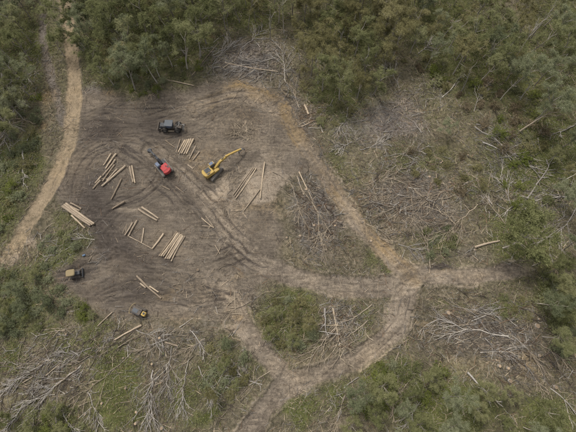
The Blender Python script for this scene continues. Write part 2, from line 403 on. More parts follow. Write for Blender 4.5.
for i, (nm, pts, w) in enumerate(TRACKS):
    D, S = line_field(X + .5 * fbm(X, Y, 3, 2), Y + .5 * fbm(X, Y + 30, 3, 2), smooth_line(pts))
    wv = w * (1 + 0.34 * fbm(X, Y, 7, 3))
    core = 1 - sstep(wv * 0.6, wv * 1.3, D)
    if i == 3: core = core * (1 - sstep(flat(500, 270)[0], flat(552, 270)[0], X))
    rut = np.exp(-((np.abs(S) - 0.98) / 0.3) ** 2) * (D < 3) * np.clip(.75 + .7 * fbm(X + 7 * i, Y, 8, 2), 0, 1)
    H += -0.10 * rut - 0.10 * core + 0.16 * np.exp(-((D - wv * 1.15) / 0.5) ** 2)
    inside = D < wv * 0.95
    if nm == 'dirt_road':
        fade = sstep(-4, 16, flat(0, 225)[1] - Y)     # grassed over towards the lower left
        road = np.maximum(road, core * (1 - 0.7 * fade) * (.86 + .3 * fbm(X, Y, 6, 3) - .35 * rut * (fbm(X, Y, 10, 2) + .4))); green = np.maximum(green * (1 - core * (1 - 0.6 * fade)), 0)
        mud = np.maximum(mud, 0.35 * np.exp(-((D - wv * 1.05) / 0.45) ** 2) * (S > 0) * (1 - fade))
    elif nm == 'overgrown_path':
        ash = np.maximum(ash, core * .62); green = green * (1 - core * .8)
    else:
        bare = np.maximum(bare, core); green = green * (1 - 0.85 * core * (1 - blob(X, Y, 392, 265, 10, 6)))
        pale = np.maximum(pale, (0.42 + 0.3 * fbm(X, Y, 8, 3)) * core); mud = np.maximum(mud, 0.55 * rut * core * (0.55 + 0.8 * fbm(X, Y, 7, 2)))
    if i == 2: ochre = np.maximum(ochre, np.exp(-(D / (wv * 1.25)) ** 4) * (.5 + .6 * fbm(X, Y, 6, 3)) * (1 - .6 * rut))
    if i > 1:
        bank = np.exp(-((D - wv * 1.15) / .45) ** 2) * np.clip(.7 + 1.0 * fbm(X, Y + 5 * i, 5, 3), 0, 1)
        pale = np.maximum(pale, .62 * bank * (1 - land)); mud = np.maximum(mud, .62 * rut * core * np.clip(.7 + .8 * fbm(X, Y, 7, 2), 0, 1))
        H += .14 * bank * (.6 + .8 * fbm(X, Y, 1.6, 2))
    owner[inside & ((owner == 0) | (nm != 'dirt_road'))] = i + 1
rutm = np.zeros(X.shape)
WOB = [(.7 * fbm(X + 9 * k, Y, 4, 3), .5 * fbm(X, Y + 9 * k, 4, 3), np.clip(.85 + 1.1 * fbm(X + 31 * k, Y, 9, 2), 0, 1)) for k in range(2)]
for pts in RUTS:
    L = smooth_line(pts)
    for k in range(2):
        off = RNG.normal(0, 1.6, 2) * (k > 0); sc = RNG.normal(0, .06) * (k > 0); ta = RNG.normal(0, .12) * (k > 0)
        Lk = (L - L.mean(0)) @ np.array([[math.cos(ta), math.sin(ta)], [-math.sin(ta), math.cos(ta)]]) * (1 + sc) + L.mean(0) + off
        D, S = line_field(X + WOB[k][0], Y + WOB[k][1], Lk, 5)
        for c in (-1.05, 1.05):
            q = np.exp(-((S - c) / RNG.uniform(.2, .34)) ** 2) * (D < 4) * WOB[k][2]
            H += -0.10 * q + 0.07 * (np.exp(-((S - c - .5) / 0.22) ** 2) + np.exp(-((S - c + .5) / 0.22) ** 2)) * (D < 4)
            rutm = np.maximum(rutm, q * RNG.uniform(.45, 1.1))
mud = np.maximum(mud, rutm * np.clip(land + .3, 0, 1) * np.clip(0.85 + 0.8 * fbm(X, Y, 6, 3), 0, 1.1))
landm = np.clip(np.maximum(land, bare), 0, 1)
green = green * (1 - 0.92 * land)
rough = 1 - 0.45 * landm - 0.3 * road
H += 0.9 * fbm(X, Y, 34, 3) * (1 - .5 * landm) + 0.28 * fbm(X, Y, 5, 3) * rough + 0.13 * fbm(X, Y, 1.5, 2) * (rough + .15)
H += 0.7 * blob(X, Y, 262, 186, 17, 14, -12) + 0.5 * blob(X, Y, 250, 90, 30, 6, -6) - 0.4 * blob(X, Y, 190, 165, 50, 30)
H = H * fine + 0.9 * fbm(X, Y, 34, 3) * (~fine)
for u, v, r_, h_ in ((106, 108, 8, .6), (300, 160, 7, .5), (75, 262, 10, .6), (205, 205, 7, .45), (180, 200, 10, .4)):
    H += h_ * blob(X, Y, u, v, r_, r_ * .7)

def hgt(x, y):
    x, y = np.asarray(x, float), np.asarray(y, float)
    i = np.clip(np.searchsorted(AX, x) - 1, 0, len(AX) - 2); j = np.clip(np.searchsorted(AY, y) - 1, 0, len(AY) - 2)
    fx, fy = (x - AX[i]) / (AX[i + 1] - AX[i]), (y - AY[j]) / (AY[j + 1] - AY[j])
    return (H[j, i] * (1 - fx) + H[j, i + 1] * fx) * (1 - fy) + (H[j + 1, i] * (1 - fx) + H[j + 1, i + 1] * fx) * fy

def at(u, v, up=0.0):
    x, y = flat(u, v, up)
    for _ in range(3):
        z = float(hgt(x, y)); x, y = flat(u, v, z + up)
    return Vector((x, y, float(hgt(x, y))))

def sample(field, x, y):
    i = np.clip(np.searchsorted(AX, x), 0, len(AX) - 1); j = np.clip(np.searchsorted(AY, y), 0, len(AY) - 1)
    return field[j, i]

ny, nx = X.shape
idx = np.arange(nx * ny).reshape(ny, nx)
QUADS = np.stack([idx[:-1, :-1], idx[:-1, 1:], idx[1:, 1:], idx[1:, :-1]], -1).reshape(-1, 4)
V3 = np.stack([X, Y, H], -1).reshape(-1, 3)
landid = len(TRACKS) + 1
own = owner.copy(); own[(own == 0) & (land > 0.5)] = landid
fown = own[:-1, :-1].reshape(-1)
CA = np.stack([landm, ochre, pale, road], -1).reshape(-1, 4).clip(0, 1)
CB = np.stack([green, ash, mud, np.ones_like(mud)], -1).reshape(-1, 4).clip(0, 1)
def sheet(name, k, label, cat):
    q = QUADS[fown == k]
    u, inv = np.unique(q, return_inverse=True)
    me = mesh_from(name, V3[u], inv.reshape(-1, 4), M['soil'], True)
    for an, c in (('cover_a', CA), ('cover_b', CB)):
        a = me.attributes.new(an, 'FLOAT_COLOR', 'POINT'); a.data.foreach_set('color', c[u].astype(np.float32).ravel())
    return tag(link(name, me), label, cat, kind='structure')
sheet('ground', 0, 'brown forest floor with patches of green growth and litter', 'ground')
for i, lab in enumerate(['tan dirt road curving down the left side', 'narrow overgrown grey path left of the dirt road', 'ochre skid track curving around the right of the landing',
                         'brown skid track running out to the right edge', 'worn brown skid track running from the landing to the junction',
                         'pale skid track looping from the junction to the bottom edge', 'short pale skid track joining the loop from the landing']):
    sheet(TRACKS[i][0], i + 1, lab, 'road' if i == 0 else ('path' if i == 1 else 'track'))
sheet('log_landing', landid, 'dark churned earth of the log landing with machine ruts', 'ground')

# ------------------------------------------------------------------ tubes, sticks and leaves
class Tubes:
    def __init__(s): s.V, s.F, s.n = [], [], 0
    def add(s, pts, rads, sides=6, cap=True):
        pts = [Vector(p) for p in pts]
        up = Vector((0, 0, 1)) if abs((pts[-1] - pts[0]).normalized().z) < .9 else Vector((1, 0, 0))
        for i, (p, r) in enumerate(zip(pts, rads)):
            d = (pts[min(i + 1, len(pts) - 1)] - pts[max(i - 1, 0)])
            d = d.normalized() if d.length > 1e-6 else Vector((0, 0, 1))
            a = d.cross(up)
            a = a.normalized() if a.length > 1e-4 else Vector((1, 0, 0))
            b = d.cross(a)
            for k in range(sides):
                t = 2 * math.pi * k / sides
                s.V.append(tuple(p + (a * math.cos(t) + b * math.sin(t)) * r))
        for i in range(len(pts) - 1):
            for k in range(sides):
                o = s.n + i * sides; k2 = (k + 1) % sides
                s.F.append((o + k, o + k2, o + sides + k2, o + sides + k))
        if cap and sides == 4: s.F.append(tuple(s.n + k for k in range(4)))
        s.n += len(pts) * sides
    def mesh(s, name, mat): return mesh_from(name, s.V, s.F, mat, True)

def rdir(d, spread, rng):
    v = Vector((rng.gauss(0, 1), rng.gauss(0, 1), rng.gauss(0, 1)))
    return (d.normalized() + v.normalized() * spread).normalized()

def curve(p, d, length, n, bend, rng, grav=0.0, floor=None):
    pts = [p.copy()]; q, e = p.copy(), d.normalized()
    for i in range(n):
        e = (rdir(e, bend, rng) + Vector((0, 0, grav))).normalized()
        q = q + e * (length / n)
        if floor is not None and q.z < floor: q.z = floor + .01
        pts.append(q.copy())
    return pts

def leaves(centers, radii, counts, size, rng, flatz=0.75, asp=0.36):
    C = np.repeat(np.asarray(centers), counts, 0); R = np.repeat(np.asarray(radii), counts)
    n = len(C)
    d = rng.normal(size=(n, 3)); d /= np.linalg.norm(d, axis=1)[:, None]
    r = np.abs(rng.normal(0, .62, n))
    sq = np.repeat(rng.uniform(.6, 1.5, (len(centers), 3)), counts, 0)
    P = C + d * (R * r)[:, None] * sq * np.array([1, 1, flatz])
    a = rng.normal(size=(n, 3)); a[:, 2] *= 0.5; a /= np.linalg.norm(a, axis=1)[:, None]
    b = rng.normal(size=(n, 3)); b[:, 2] *= 0.5; b -= a * (a * b).sum(1)[:, None]; b /= np.linalg.norm(b, axis=1)[:, None]
    s = size * rng.uniform(.6, 1.35, n)[:, None]
    A, Bv = a * s * .5, b * s * asp * .5
    V = np.stack([P - A, P - A * .1 + Bv, P + A, P - A * .1 - Bv], 1).reshape(-1, 3)
    return V, np.arange(4 * n).reshape(-1, 4)

def sticks_mesh(name, p0, p1, r, tone, sides=4):
    d = p1 - p0; d /= np.linalg.norm(d, axis=1)[:, None] + 1e-9
    up = np.array([0, 0, 1.0])
    a = np.cross(d, up); a /= np.linalg.norm(a, axis=1)[:, None] + 1e-9
    b = np.cross(d, a)
    n = len(p0); V = []
    for p, k in ((p0, 1.0), (p1, .6)):
        for i in range(sides):
            t = 2 * math.pi * (i + .5) / sides
            V.append(p + (a * math.cos(t) + b * math.sin(t)) * (r * k)[:, None])
    V = np.stack(V, 1).reshape(-1, 3)
    base = np.arange(n)[:, None] * 2 * sides
    F = [base + np.array([[i, (i + 1) % sides, sides + (i + 1) % sides, sides + i]]) for i in range(sides)]
    if sides == 4:
        F += [base + np.array([[0, 1, 2, 3]]), base + np.array([[4, 5, 6, 7]])]
    me = mesh_from(name, V, np.concatenate(F), M['stick'])
    c = np.concatenate([np.repeat(tone, 2 * sides, 0), np.ones((n * 2 * sides, 1))], 1)
    at_ = me.attributes.new('tone', 'FLOAT_COLOR', 'POINT'); at_.data.foreach_set('color', c.astype(np.float32).ravel())
    return me

# ------------------------------------------------------------------ trees
def make_tree(seed, h, cr, mat, style='gum', leaf=0.25, dens=.62):
    rng = random.Random(seed); nrg = np.random.default_rng(seed)
    T = Tubes()
    lean = Vector((rng.uniform(-.10, .10), rng.uniform(-.10, .10), 1))
    top = h * rng.uniform(.62, .74)
    trunk = curve(Vector((0, 0, -.3)), lean, top, 8, .09, rng)
    r0 = 0.011 * h + .06
    T.add(trunk, [r0 * (1 - .62 * i / 8) for i in range(9)], 7)
    tips = []
    nl = rng.randint(6, 8)
    for k in range(nl):
        f = rng.uniform(.48, 1.0) if k else 1.0
        i = min(int(f * 8), 8)
        az = 2 * math.pi * (k / nl) + rng.uniform(-.4, .4)
        d = Vector((math.cos(az), math.sin(az), rng.uniform(.7, 1.5)))
        ll = cr * rng.uniform(.75, 1.15) * 1.25
        lim = curve(trunk[i], d, ll, 5, .22, rng, .05)
        rr = r0 * .42
        T.add(lim, [rr * (1 - .72 * j / 5) for j in range(6)], 5)
        tips.append((lim[-1], 1.0)); tips.append((lim[-2], .7))
        for q in range(rng.randint(3, 4)):
            j = rng.randint(2, 5)
            d2 = rdir(lim[j] - lim[j - 1], .85, rng)
            sub = curve(lim[j], d2, ll * rng.uniform(.35, .6), 3, .3, rng, .06)
            T.add(sub, [rr * .36, rr * .28, rr * .2, rr * .09], 4)
            tips.append((sub[-1], .95)); tips.append((sub[-2], .55))
    C, R, N = [], [], []
    for p, w in tips:
        for q in range(2):
            R.append(rng.uniform(.4, 1.15) * w * cr / 3.6)
            C.append(tuple(p + Vector((rng.gauss(0, .42), rng.gauss(0, .42), rng.gauss(.12, .28))) * (cr / 3.6)))
            N.append(int(150 * dens * (R[-1] / .8) ** 2 * (.36 / leaf) ** 2) + 10)
    V, F = leaves(C, R, N, leaf, nrg, .62)
    zs = V[:, 2]
    return (mesh_from('trunk', T.V, T.F, M['bark'], True), mesh_from('crown', V, F, mat), float(np.percentile(zs, 60)))

PROTO = {}
for key, specs in {
    'gum': [(1, 17, 3.5), (2, 19, 4.0), (3, 15, 3.2), (4, 18, 3.7)],
    'wattle': [(31, 9, 3.6), (32, 8, 3.2)],
    'olive': [(11, 14, 3.6), (12, 16, 4.0), (13, 12, 3.2)],
    'bluegum': [(21, 17, 3.9), (22, 14, 3.4)]}.items():
    PROTO[key] = [make_tree(s, h, c, M['fresh2' if key == 'wattle' else key]) + (h,) for s, h, c in specs]

def make_shrub(seed, h, r, mat, leaf=.22, nc=44, per=44):
    rng = random.Random(seed); nrg = np.random.default_rng(seed)
    T = Tubes(); C, R, N = [], [], []
    lobes = [(rng.uniform(0, 6.283), rng.uniform(.2, .8) * r, rng.uniform(.45, 1.0)) for _ in range(5)]
    for k in range(nc):
        az, rr, hh = rng.choice(lobes)
        x, y = rr * math.cos(az) + rng.gauss(0, .34) * r, rr * math.sin(az) + rng.gauss(0, .34) * r
        q = math.hypot(x, y) / r
        z = max(h * hh * (1.05 - .4 * q * q) * rng.uniform(.35, 1.0), .12)
        p = Vector((x, y, z))
        if k % 3 == 0:
            T.add([Vector((x * .1, y * .1, -.15)), p * .5 + Vector((rng.gauss(0, .1), rng.gauss(0, .1), .05)), p + Vector((0, 0, .12))], [.045, .03, .012], 4)
        C.append(tuple(p)); R.append(rng.uniform(.22, .5) * r * .8); N.append(int(per * rng.uniform(.5, 1.4)))
    V, F = leaves(C, R, N, leaf, nrg, .7)
    return mesh_from('stem', T.V, T.F, M['bark'], True), mesh_from('foliage', V, F, mat)

SHRUB = {k: [make_shrub(100 + 10 * j + i, *hr, M[m]) for i, hr in enumerate([(1.3, 1.5), (1.9, 1.9), (.9, 1.3)])]
         for j, (k, m) in enumerate([('grey', 'bluegum'), ('olive', 'olive'), ('fresh', 'fresh'), ('brown', 'brown'), ('gum', 'gum')])}

COLNAME = {'wattle': 'leafy green', 'gum': 'green', 'olive': 'olive', 'bluegum': 'grey-green', 'grey': 'grey-green', 'fresh': 'bright green', 'brown': 'browned'}
def put_tree(base, kind, s, which=None):
    tm, cm, cz, h = PROTO[kind][which if which is not None else random.randrange(len(PROTO[kind]))]
    o = link('gum_tree', None, None, base, random.uniform(0, 6.28))
    o.empty_display_size = .5
    o.scale = (s * random.uniform(.92, 1.08), s * random.uniform(.92, 1.08), s)
    link('trunk', tm, o); link('crown', cm, o)
    o['h'] = h * s
    return o
def put_shrub(base, kind, s, which=None):
    sm, fm = SHRUB[kind][which if which is not None else random.randrange(3)]
    o = link('shrub', None, None, base, random.uniform(0, 6.28))
    o.empty_display_size = .3
    o.scale = (s * random.uniform(.85, 1.15), s * random.uniform(.85, 1.15), s * random.uniform(.8, 1.15))
    link('stem', sm, o); link('foliage', fm, o)
    return o

def scatter(poly, dist, n=4000, keep=None, taken=None):
    us, vs_ = [p[0] for p in poly], [p[1] for p in poly]
    out = []
    taken = taken if taken is not None else []
    for _ in range(n):
        u, v = random.uniform(min(us), max(us)), random.uniform(min(vs_), max(vs_))
        x, y = flat(u, v)
        if not in_poly(np.array([x]), np.array([y]), poly)[0]: continue
        if sample(BLOCK, x, y) > .35: continue
        if keep and random.random() > keep(u, v): continue
        if any((x - a) ** 2 + (y - b) ** 2 < dist * dist for a, b in taken): continue
        taken.append((x, y)); out.append((u, v))
    return out

BLOCK = np.maximum(landm, road)
TAKEN = []
BEYOND = []
def forest(poly, dist, kinds, smin, smax, where, group, n=3000, keep=None, name='gum_tree'):
    pts = sorted(scatter(poly, dist, n, keep, TAKEN))
    seen = [p for p in pts if -2 < p[0] < 578 and -1 < p[1] < 434]
    BEYOND.extend((p, random.uniform(smin, smax)) for p in pts if p not in seen)
    pts = seen
    objs = []
    for i, (u, v) in enumerate(pts):
        k = random.choice(kinds)
        o = put_tree(at(u, v), k, random.uniform(smin, smax))
        size = 'tall' if o['h'] > 16.5 else ('mid-sized' if o['h'] > 13 else 'small')
        o.name = name
        tag(o, f'{size} {COLNAME[k]} {"gum" if name == "gum_tree" else name} {where}, {nth(i)} from left', 'tree', group)
        objs.append(o)
    return objs

forest([(88, -30), (88, 52), (100, 84), (128, 92), (152, 90), (172, 78), (196, 66), (214, 40), (222, -30)], 4.3, ['gum', 'gum', 'gum', 'bluegum', 'olive'], .72, 1.02,
       'in the dense stand behind the landing', 'gum trees in the stand behind the landing')
forest([(222, -30), (300, -30), (300, 22), (262, 30), (226, 32)], 4.4, ['gum', 'olive'], .7, .95, 'in the dark gap behind the grey slash', 'gum trees behind the grey slash')
forest([(300, -30), (400, -30), (392, 70), (372, 96), (340, 104), (318, 96), (306, 70), (298, 40)], 4.5, ['olive', 'olive', 'olive', 'gum'], .7, .95,
       'in the olive stand right of the grey slash', 'gum trees in the olive stand')
forest([(400, -30), (494, -30), (494, 90), (480, 86), (452, 74), (440, 62), (400, 66)], 5.6, ['gum', 'olive', 'bluegum', 'gum'], .62, .95,
       'in the open forest above the mulched clearing', 'gum trees of the open forest')
forest([(494, -30), (600, -30), (600, 70), (560, 100), (520, 96), (494, 90)], 5.6, ['gum', 'olive', 'bluegum', 'gum'], .62, .95,
       'in the upper right corner forest', 'gum trees of the corner forest')
forest([(-40, -30), (30, -30), (32, 60), (34, 110), (24, 140), (-40, 150)], 4.0, ['gum', 'gum', 'bluegum'], .6, .9, 'left of the overgrown path', 'gum trees left of the dirt road')
forest([(532, 110), (610, 96), (610, 255), (556, 250), (556, 200)], 6.0, ['olive', 'gum', 'bluegum', 'wattle'], .5, .75, 'along the right edge above the skid track', 'gum trees along the right edge')
forest([(540, 258), (610, 250), (610, 356), (566, 350), (548, 310)], 4.6, ['wattle', 'bluegum', 'wattle'], .55, .8, 'where the skid track meets the right edge', 'trees where the track meets the right edge')
forest([(345, 398), (372, 384), (420, 374), (470, 386), (520, 392), (552, 415), (548, 462), (330, 462)], 4.6, ['wattle', 'olive', 'bluegum', 'wattle'], .5, .78, 'in the clump at the bottom edge', 'trees in the bottom clump')
forest([(10, 412), (64, 406), (80, 450), (0, 456)], 4.2, ['wattle'], .4, .55, 'in the bottom left corner', 'trees in the bottom left corner')
forest([(-14, 262), (22, 268), (48, 280), (52, 306), (20, 328), (-14, 330)], 4.6, ['wattle', 'bluegum'], .34, .5, 'in the scrub at the lower left', 'trees in the lower left scrub', name='sapling')
forest([(268, 306), (300, 300), (312, 322), (296, 346), (270, 338)], 4.4, ['wattle', 'olive'], .32, .5, 'in the thicket inside the loop', 'saplings in the thicket inside the loop', name='sapling')
forest([(210, 352), (230, 346), (246, 366), (240, 396), (212, 392)], 4.6, ['wattle', 'olive'], .32, .48, 'left of the short pale track', 'saplings left of the short track', name='sapling')
def crown_tree(u, v, kind, s, which, label, group=None):
    """a tree whose crown shows at u, v"""
    h = PROTO[kind][which][3] * s
    b = at(u, v, .72 * h)
    o = put_tree(b, kind, s, which)
    return tag(o, label, 'tree', group)
crown_tree(526, 238, 'wattle', 1.55, 0, 'broad leafy tree standing alone above the skid track by the right edge')
crown_tree(563, 96, 'bluegum', 1.0, 0, 'bright grey-green gum tree by the right edge beside the leaning dead trunk')
crown_tree(522, 62, 'bluegum', .8, 1, 'round grey-green gum crown at upper right, left of the bright edge tree')
crown_tree(556, 300, 'bluegum', .62, 0, 'grey-green tree below the skid track at the right edge')
crown_tree(566, 336, 'gum', .6, 1, 'small green tree nearest the right edge below the skid track')
crown_tree(447, 122, 'bluegum', .5, 1, 'pale green sapling at the edge of the grey mulched clearing')
crown_tree(100, 20, 'gum', .95, 1, 'tall gum tree overhanging the top end of the dirt road')
crown_tree(66, 26, 'gum', .8, 0, 'slender gum tree closing over the dirt road near the top edge')
crown_tree(60, 6, 'gum', .85, 3, 'gum tree at the top edge over the dirt road')
crown_tree(80, 8, 'bluegum', .8, 1, 'grey-green gum at the top edge right of the dirt road')
crown_tree(52, 40, 'gum', .6, 2, 'small gum tree between the overgrown path and the dirt road')
crown_tree(46, 8, 'gum', .75, 2, 'small gum tree at the top of the overgrown path')
crown_tree(545, 262, 'olive', .6, 2, 'small olive tree overhanging the skid track at the right')
crown_tree(84, 42, 'bluegum', .6, 1, 'small gum tree leaning over the dirt road where it enters the forest')

def beyond():
    # the same forest going on outside the photograph
    C, R, N = [], [], []
    T = Tubes()
    for (u, v), s_ in BEYOND:
        b = at(u, v); h = 16 * s_
        T.add([b - Vector((0, 0, .3)), b + Vector((random.gauss(0, .4), random.gauss(0, .4), h * .7))], [.22 * s_, .1 * s_], 5)
        for k in range(16):
            a_, r_ = random.uniform(0, 6.28), 3.4 * s_ * math.sqrt(random.random())
            C.append((b.x + r_ * math.cos(a_), b.y + r_ * math.sin(a_), b.z + h * random.uniform(.6, .98))); R.append(1.2 * s_); N.append(26)
    V, F = leaves(C, R, N, .6, RNG, .7)
    n0 = len(T.V)
    me = mesh_from('forest_beyond', np.concatenate([np.array(T.V), V]), np.concatenate([np.array(T.F), F + n0]), M['gum'])
    me.materials.append(M['bark'])
    mi = np.zeros(len(me.polygons), np.int32); mi[:len(T.F)] = 1
    me.polygons.foreach_set('material_index', mi)
    tag(link('forest_beyond', me), 'forest going on all around beyond the clearing', 'forest', kind='stuff')
beyond()

def bushes(poly, dist, kinds, smin, smax, where, group, n=2500, taken=None):
    pts = sorted(scatter(poly, dist, n, None, [] if taken is None else taken))
    for i, (u, v) in enumerate(pts):
        k = random.choice(kinds)
        o = put_shrub(at(u, v), k, random.uniform(smin, smax))
        tag(o, f'{COLNAME[k]} shrub {where}, {nth(i)} from left', 'shrub', group)
bushes([(262, 318), (276, 298), (304, 296), (318, 315), (312, 344), (284, 352), (264, 340)], 2.7, ['olive', 'olive', 'grey'], .7, 1.1, 'in the thicket inside the track loop', 'shrubs in the thicket inside the loop')
bushes([(205, 352), (225, 342), (246, 358), (246, 390), (226, 402), (206, 390)], 2.9, ['olive', 'grey'], .8, 1.2, 'in the thicket left of the short track', 'shrubs in the thicket left of the short track')
bushes([(-10, 268), (16, 268), (40, 258), (60, 280), (72, 288), (64, 312), (30, 330), (-10, 335)], 2.7, ['grey', 'grey', 'gum'], .8, 1.4, 'in the scrub at the lower left', 'shrubs in the lower left scrub')
bushes([(76, 290), (92, 286), (98, 312), (88, 322), (78, 312)], 2.0, ['gum', 'fresh'], .7, 1.0, 'on the bank below the tan-roofed machine', 'shrubs on the bank')
bushes([(-10, 100), (38, 96), (40, 140), (20, 200), (-10, 250)], 3.2, ['gum', 'fresh', 'grey', 'olive'], .8, 1.4, 'on the slope left of the dirt road', 'shrubs left of the dirt road')
bushes([(40, 240), (60, 226), (80, 240), (76, 262), (48, 262)], 2.6, ['grey', 'gum'], .6, 1.0, 'between the road and the dark rut', 'shrubs between the road and the rut')
bushes([(400, 62), (440, 60), (478, 82), (540, 92), (545, 150), (512, 170), (480, 120), (440, 90)], 3.4, ['gum', 'fresh', 'olive', 'brown'], .8, 1.5, 'in the undergrowth at upper right', 'shrubs in the upper right undergrowth')
bushes([(405, 150), (470, 150), (486, 190), (450, 200), (410, 180)], 4.0, ['olive', 'brown', 'olive'], .7, 1.15, 'in the slash above the right track', 'shrubs in the right slash')
bushes([(425, 225), (456, 228), (452, 258), (430, 258)], 2.6, ['grey', 'gum'], .7, 1.0, 'beside the right track near the pale sticks', 'shrubs beside the right track')
bushes([(360, 385), (390, 362), (440, 362), (450, 392), (400, 405), (360, 410)], 2.8, ['gum', 'fresh', 'grey'], .8, 1.3, 'on the green slope below the junction', 'shrubs below the junction')
bushes([(540, 280), (585, 282), (585, 350), (556, 345)], 3.2, ['grey', 'gum', 'grey'], .9, 1.4, 'at the right edge under the skid track', 'shrubs at the right edge')
bushes([(30, 405), (70, 408), (90, 440), (20, 445)], 2.8, ['fresh', 'gum'], .8, 1.2, 'at the bottom left edge', 'shrubs at the bottom left edge')
bushes([(500, 295), (535, 300), (530, 320), (505, 318)], 3.0, ['gum', 'olive'], .6, .9, 'in the slash below the right track', 'shrubs below the right track')
bushes([(500, 180), (545, 180), (550, 215), (505, 225)], 3.6, ['gum', 'fresh'], .8, 1.3, 'around the white fallen trunk at right', 'shrubs around the white trunk')
bushes([(90, 60), (110, 84), (150, 96), (185, 78), (200, 66), (190, 60), (120, 70)], 3.2, ['gum', 'grey', 'fresh'], .7, 1.1, 'at the foot of the stand behind the landing', 'shrubs at the foot of the stand')
bushes([(302, 86), (330, 100), (350, 112), (340, 132), (318, 122)], 2.8, ['olive', 'gum'], .7, 1.1, 'beside the broken slash at the ochre track', 'shrubs beside the broken slash')

# ------------------------------------------------------------------ logs
def unit_log(seed):
    rng = random.Random(seed); T = Tubes()
    n = 9
    pts = [Vector((rng.gauss(0, .012), rng.gauss(0, .012), i / (n - 1))) for i in range(n)]
    return pts
LOGN = [0]
def add_log(a, b, dia, label, group, name='log', mat='log', lift=0.0):
    pa, pb = at(*a), at(*b)
    L = (pb - pa).length
    r = dia / 2
    rng = random.Random(LOGN[0]); LOGN[0] += 1
    T = Tubes(); n = 8; sides = 10
    bend = rng.uniform(-.02, .02) * L
    pts = [Vector((bend * math.sin(math.pi * i / (n - 1)) + rng.gauss(0, .01), rng.gauss(0, .01), L * i / (n - 1) - L / 2)) for i in range(n)]
    rs = [r * (1.1 - .32 * i / (n - 1)) * rng.uniform(.93, 1.07) for i in range(n)]
    T.add(pts, rs, sides, False)
    z0, z1 = pa.z, pb.z
    mid = (pa + pb) / 2
    zmax = max(float(hgt(pa.x + (pb.x - pa.x) * t, pa.y + (pb.y - pa.y) * t)) - (z0 + (z1 - z0) * t) for t in (0, .25, .5, .75, 1))
    o = link(name, T.mesh(name, M[mat]))
    o.location = mid + Vector((0, 0, zmax * .8 + r * .85 + lift))
    o.rotation_mode = 'QUATERNION'; o.rotation_quaternion = (pb - pa).to_track_quat('Z', 'Y')
    for s, i in ((-1, 0), (1, n - 1)):
        V = [(pts[i].x, pts[i].y, pts[i].z + s * .012)] + [(pts[i].x + rs[i] * 1.0 * math.cos(2 * math.pi * k / sides), pts[i].y + rs[i] * math.sin(2 * math.pi * k / sides), pts[i].z + s * .004) for k in range(sides)]
        link('cut_end', mesh_from('cut_end', V, [(0, 1 + k, 1 + (k + 1) % sides) for k in range(sides)], M['cut']), o)
    tag(o, label, 'log', group)
    return o

S1 = [((111.4, 153.9), (103.8, 165.7), .42), ((116.5, 154), (106, 169), .5), ((115.8, 160), (103, 176), .52), ((114.9, 165), (103, 181.5), .45), ((117.8, 169), (107, 181), .42),
      ((126, 166), (102.4, 186.4), .6), ((101.7, 176.5), (95.4, 183.5), .45), ((101, 180.5), (93.3, 189), .5)]
N1 = ['short topmost log of the loose stack on the left of the landing', 'second log down in the loose stack on the left', 'third log down in the loose stack on the left',
      'thin fourth log in the loose stack on the left', 'short thin log tucked above the thickest log of the left stack', 'long thick log at the right of the loose left stack',
      'short log at the lower left end of the loose stack', 'lowest short log at the foot of the loose left stack']
for (a, b, d), t in zip(S1, N1): add_log(a, b, d, t, 'logs in the loose left stack')
for a, b, d, t in [((130, 166.5), (133.4, 182.5), .48, 'left of the two short upright logs beside the loose stack'), ((132.2, 166), (135.4, 183.5), .45, 'right of the two short upright logs beside the loose stack'),
                   ((121.8, 179), (111.6, 199.5), .42, 'single thin log below the loose stack'), ((125, 201.8), (112.5, 209), .5, 'single log by the pale sandy streak')]:
    add_log(a, b, d, t, 'single logs on the landing')
for a, b, d, t in [((63.2, 206.7), (91, 226), .62, 'long thick log on the left in the bundle by the grass edge'), ((66.7, 203.9), (95, 224.2), .62, 'long thick log on the right in the bundle by the grass edge'),
                   ((64.8, 205), (93, 225), .5, 'long log lying between the two thick logs by the grass edge'),
                   ((70.8, 203.2), (81.7, 209), .4, 'short upper log of the bundle by the grass edge'), ((68, 204.6), (80, 211), .36, 'short lower log beside the grass edge bundle'),
                   ((72.2, 215.7), (85.4, 228.4), .42, 'thin log on the grass below the bundle')]:
    add_log(a, b, d, t, 'logs in the bundle by the grass edge')
for a, b, d, t in [((138.5, 209.4), (157.4, 220.8), .52, 'lower log of the slanting pair in mid landing'), ((142, 207.4), (158.8, 218.7), .48, 'upper log of the slanting pair in mid landing'),
                   ((133, 222.6), (125.3, 235.5), .42, 'left log of the leaning pair beside the thin pole'), ((137.5, 220.5), (128.7, 236.5), .46, 'right log of the leaning pair beside the thin pole'),
                   ((144, 228.2), (141.7, 243.5), .36, 'thin upright log between the leaning pair and the single log'), ((163.9, 233.7), (152.4, 249), .48, 'single slanting log left of the tight stack'),
                   ((128, 236), (151.7, 248.6), .22, 'thin pole running along the edge of the dark ruts')]:
    add_log(a, b, d, t, 'logs in the middle of the landing')
for i in range(7):
    t = i / 6
    add_log((177.4 + 7.6 * t, 231.8 + 4.5 * t + (i % 2) * .8), (159.5 + 12 * t, 256.5 + 5 * t - (i % 3) * .7), .42 + .06 * (i % 3), f'{nth(i)} log from the left in the tight stack', 'logs in the tight stack', lift=.18 * (i % 2))
for a, b, d, t in [((137, 276), (161.4, 298.4), .46, 'long bright log beside the yellow and grey machine'), ((149.6, 286.4), (158.8, 292.2), .36, 'short log right of the long bright log'),
                   ((140.5, 283.4), (146, 287.8), .4, 'short grey log left of the long bright log')]:
    add_log(a, b, d, t, 'logs above the grey machine')
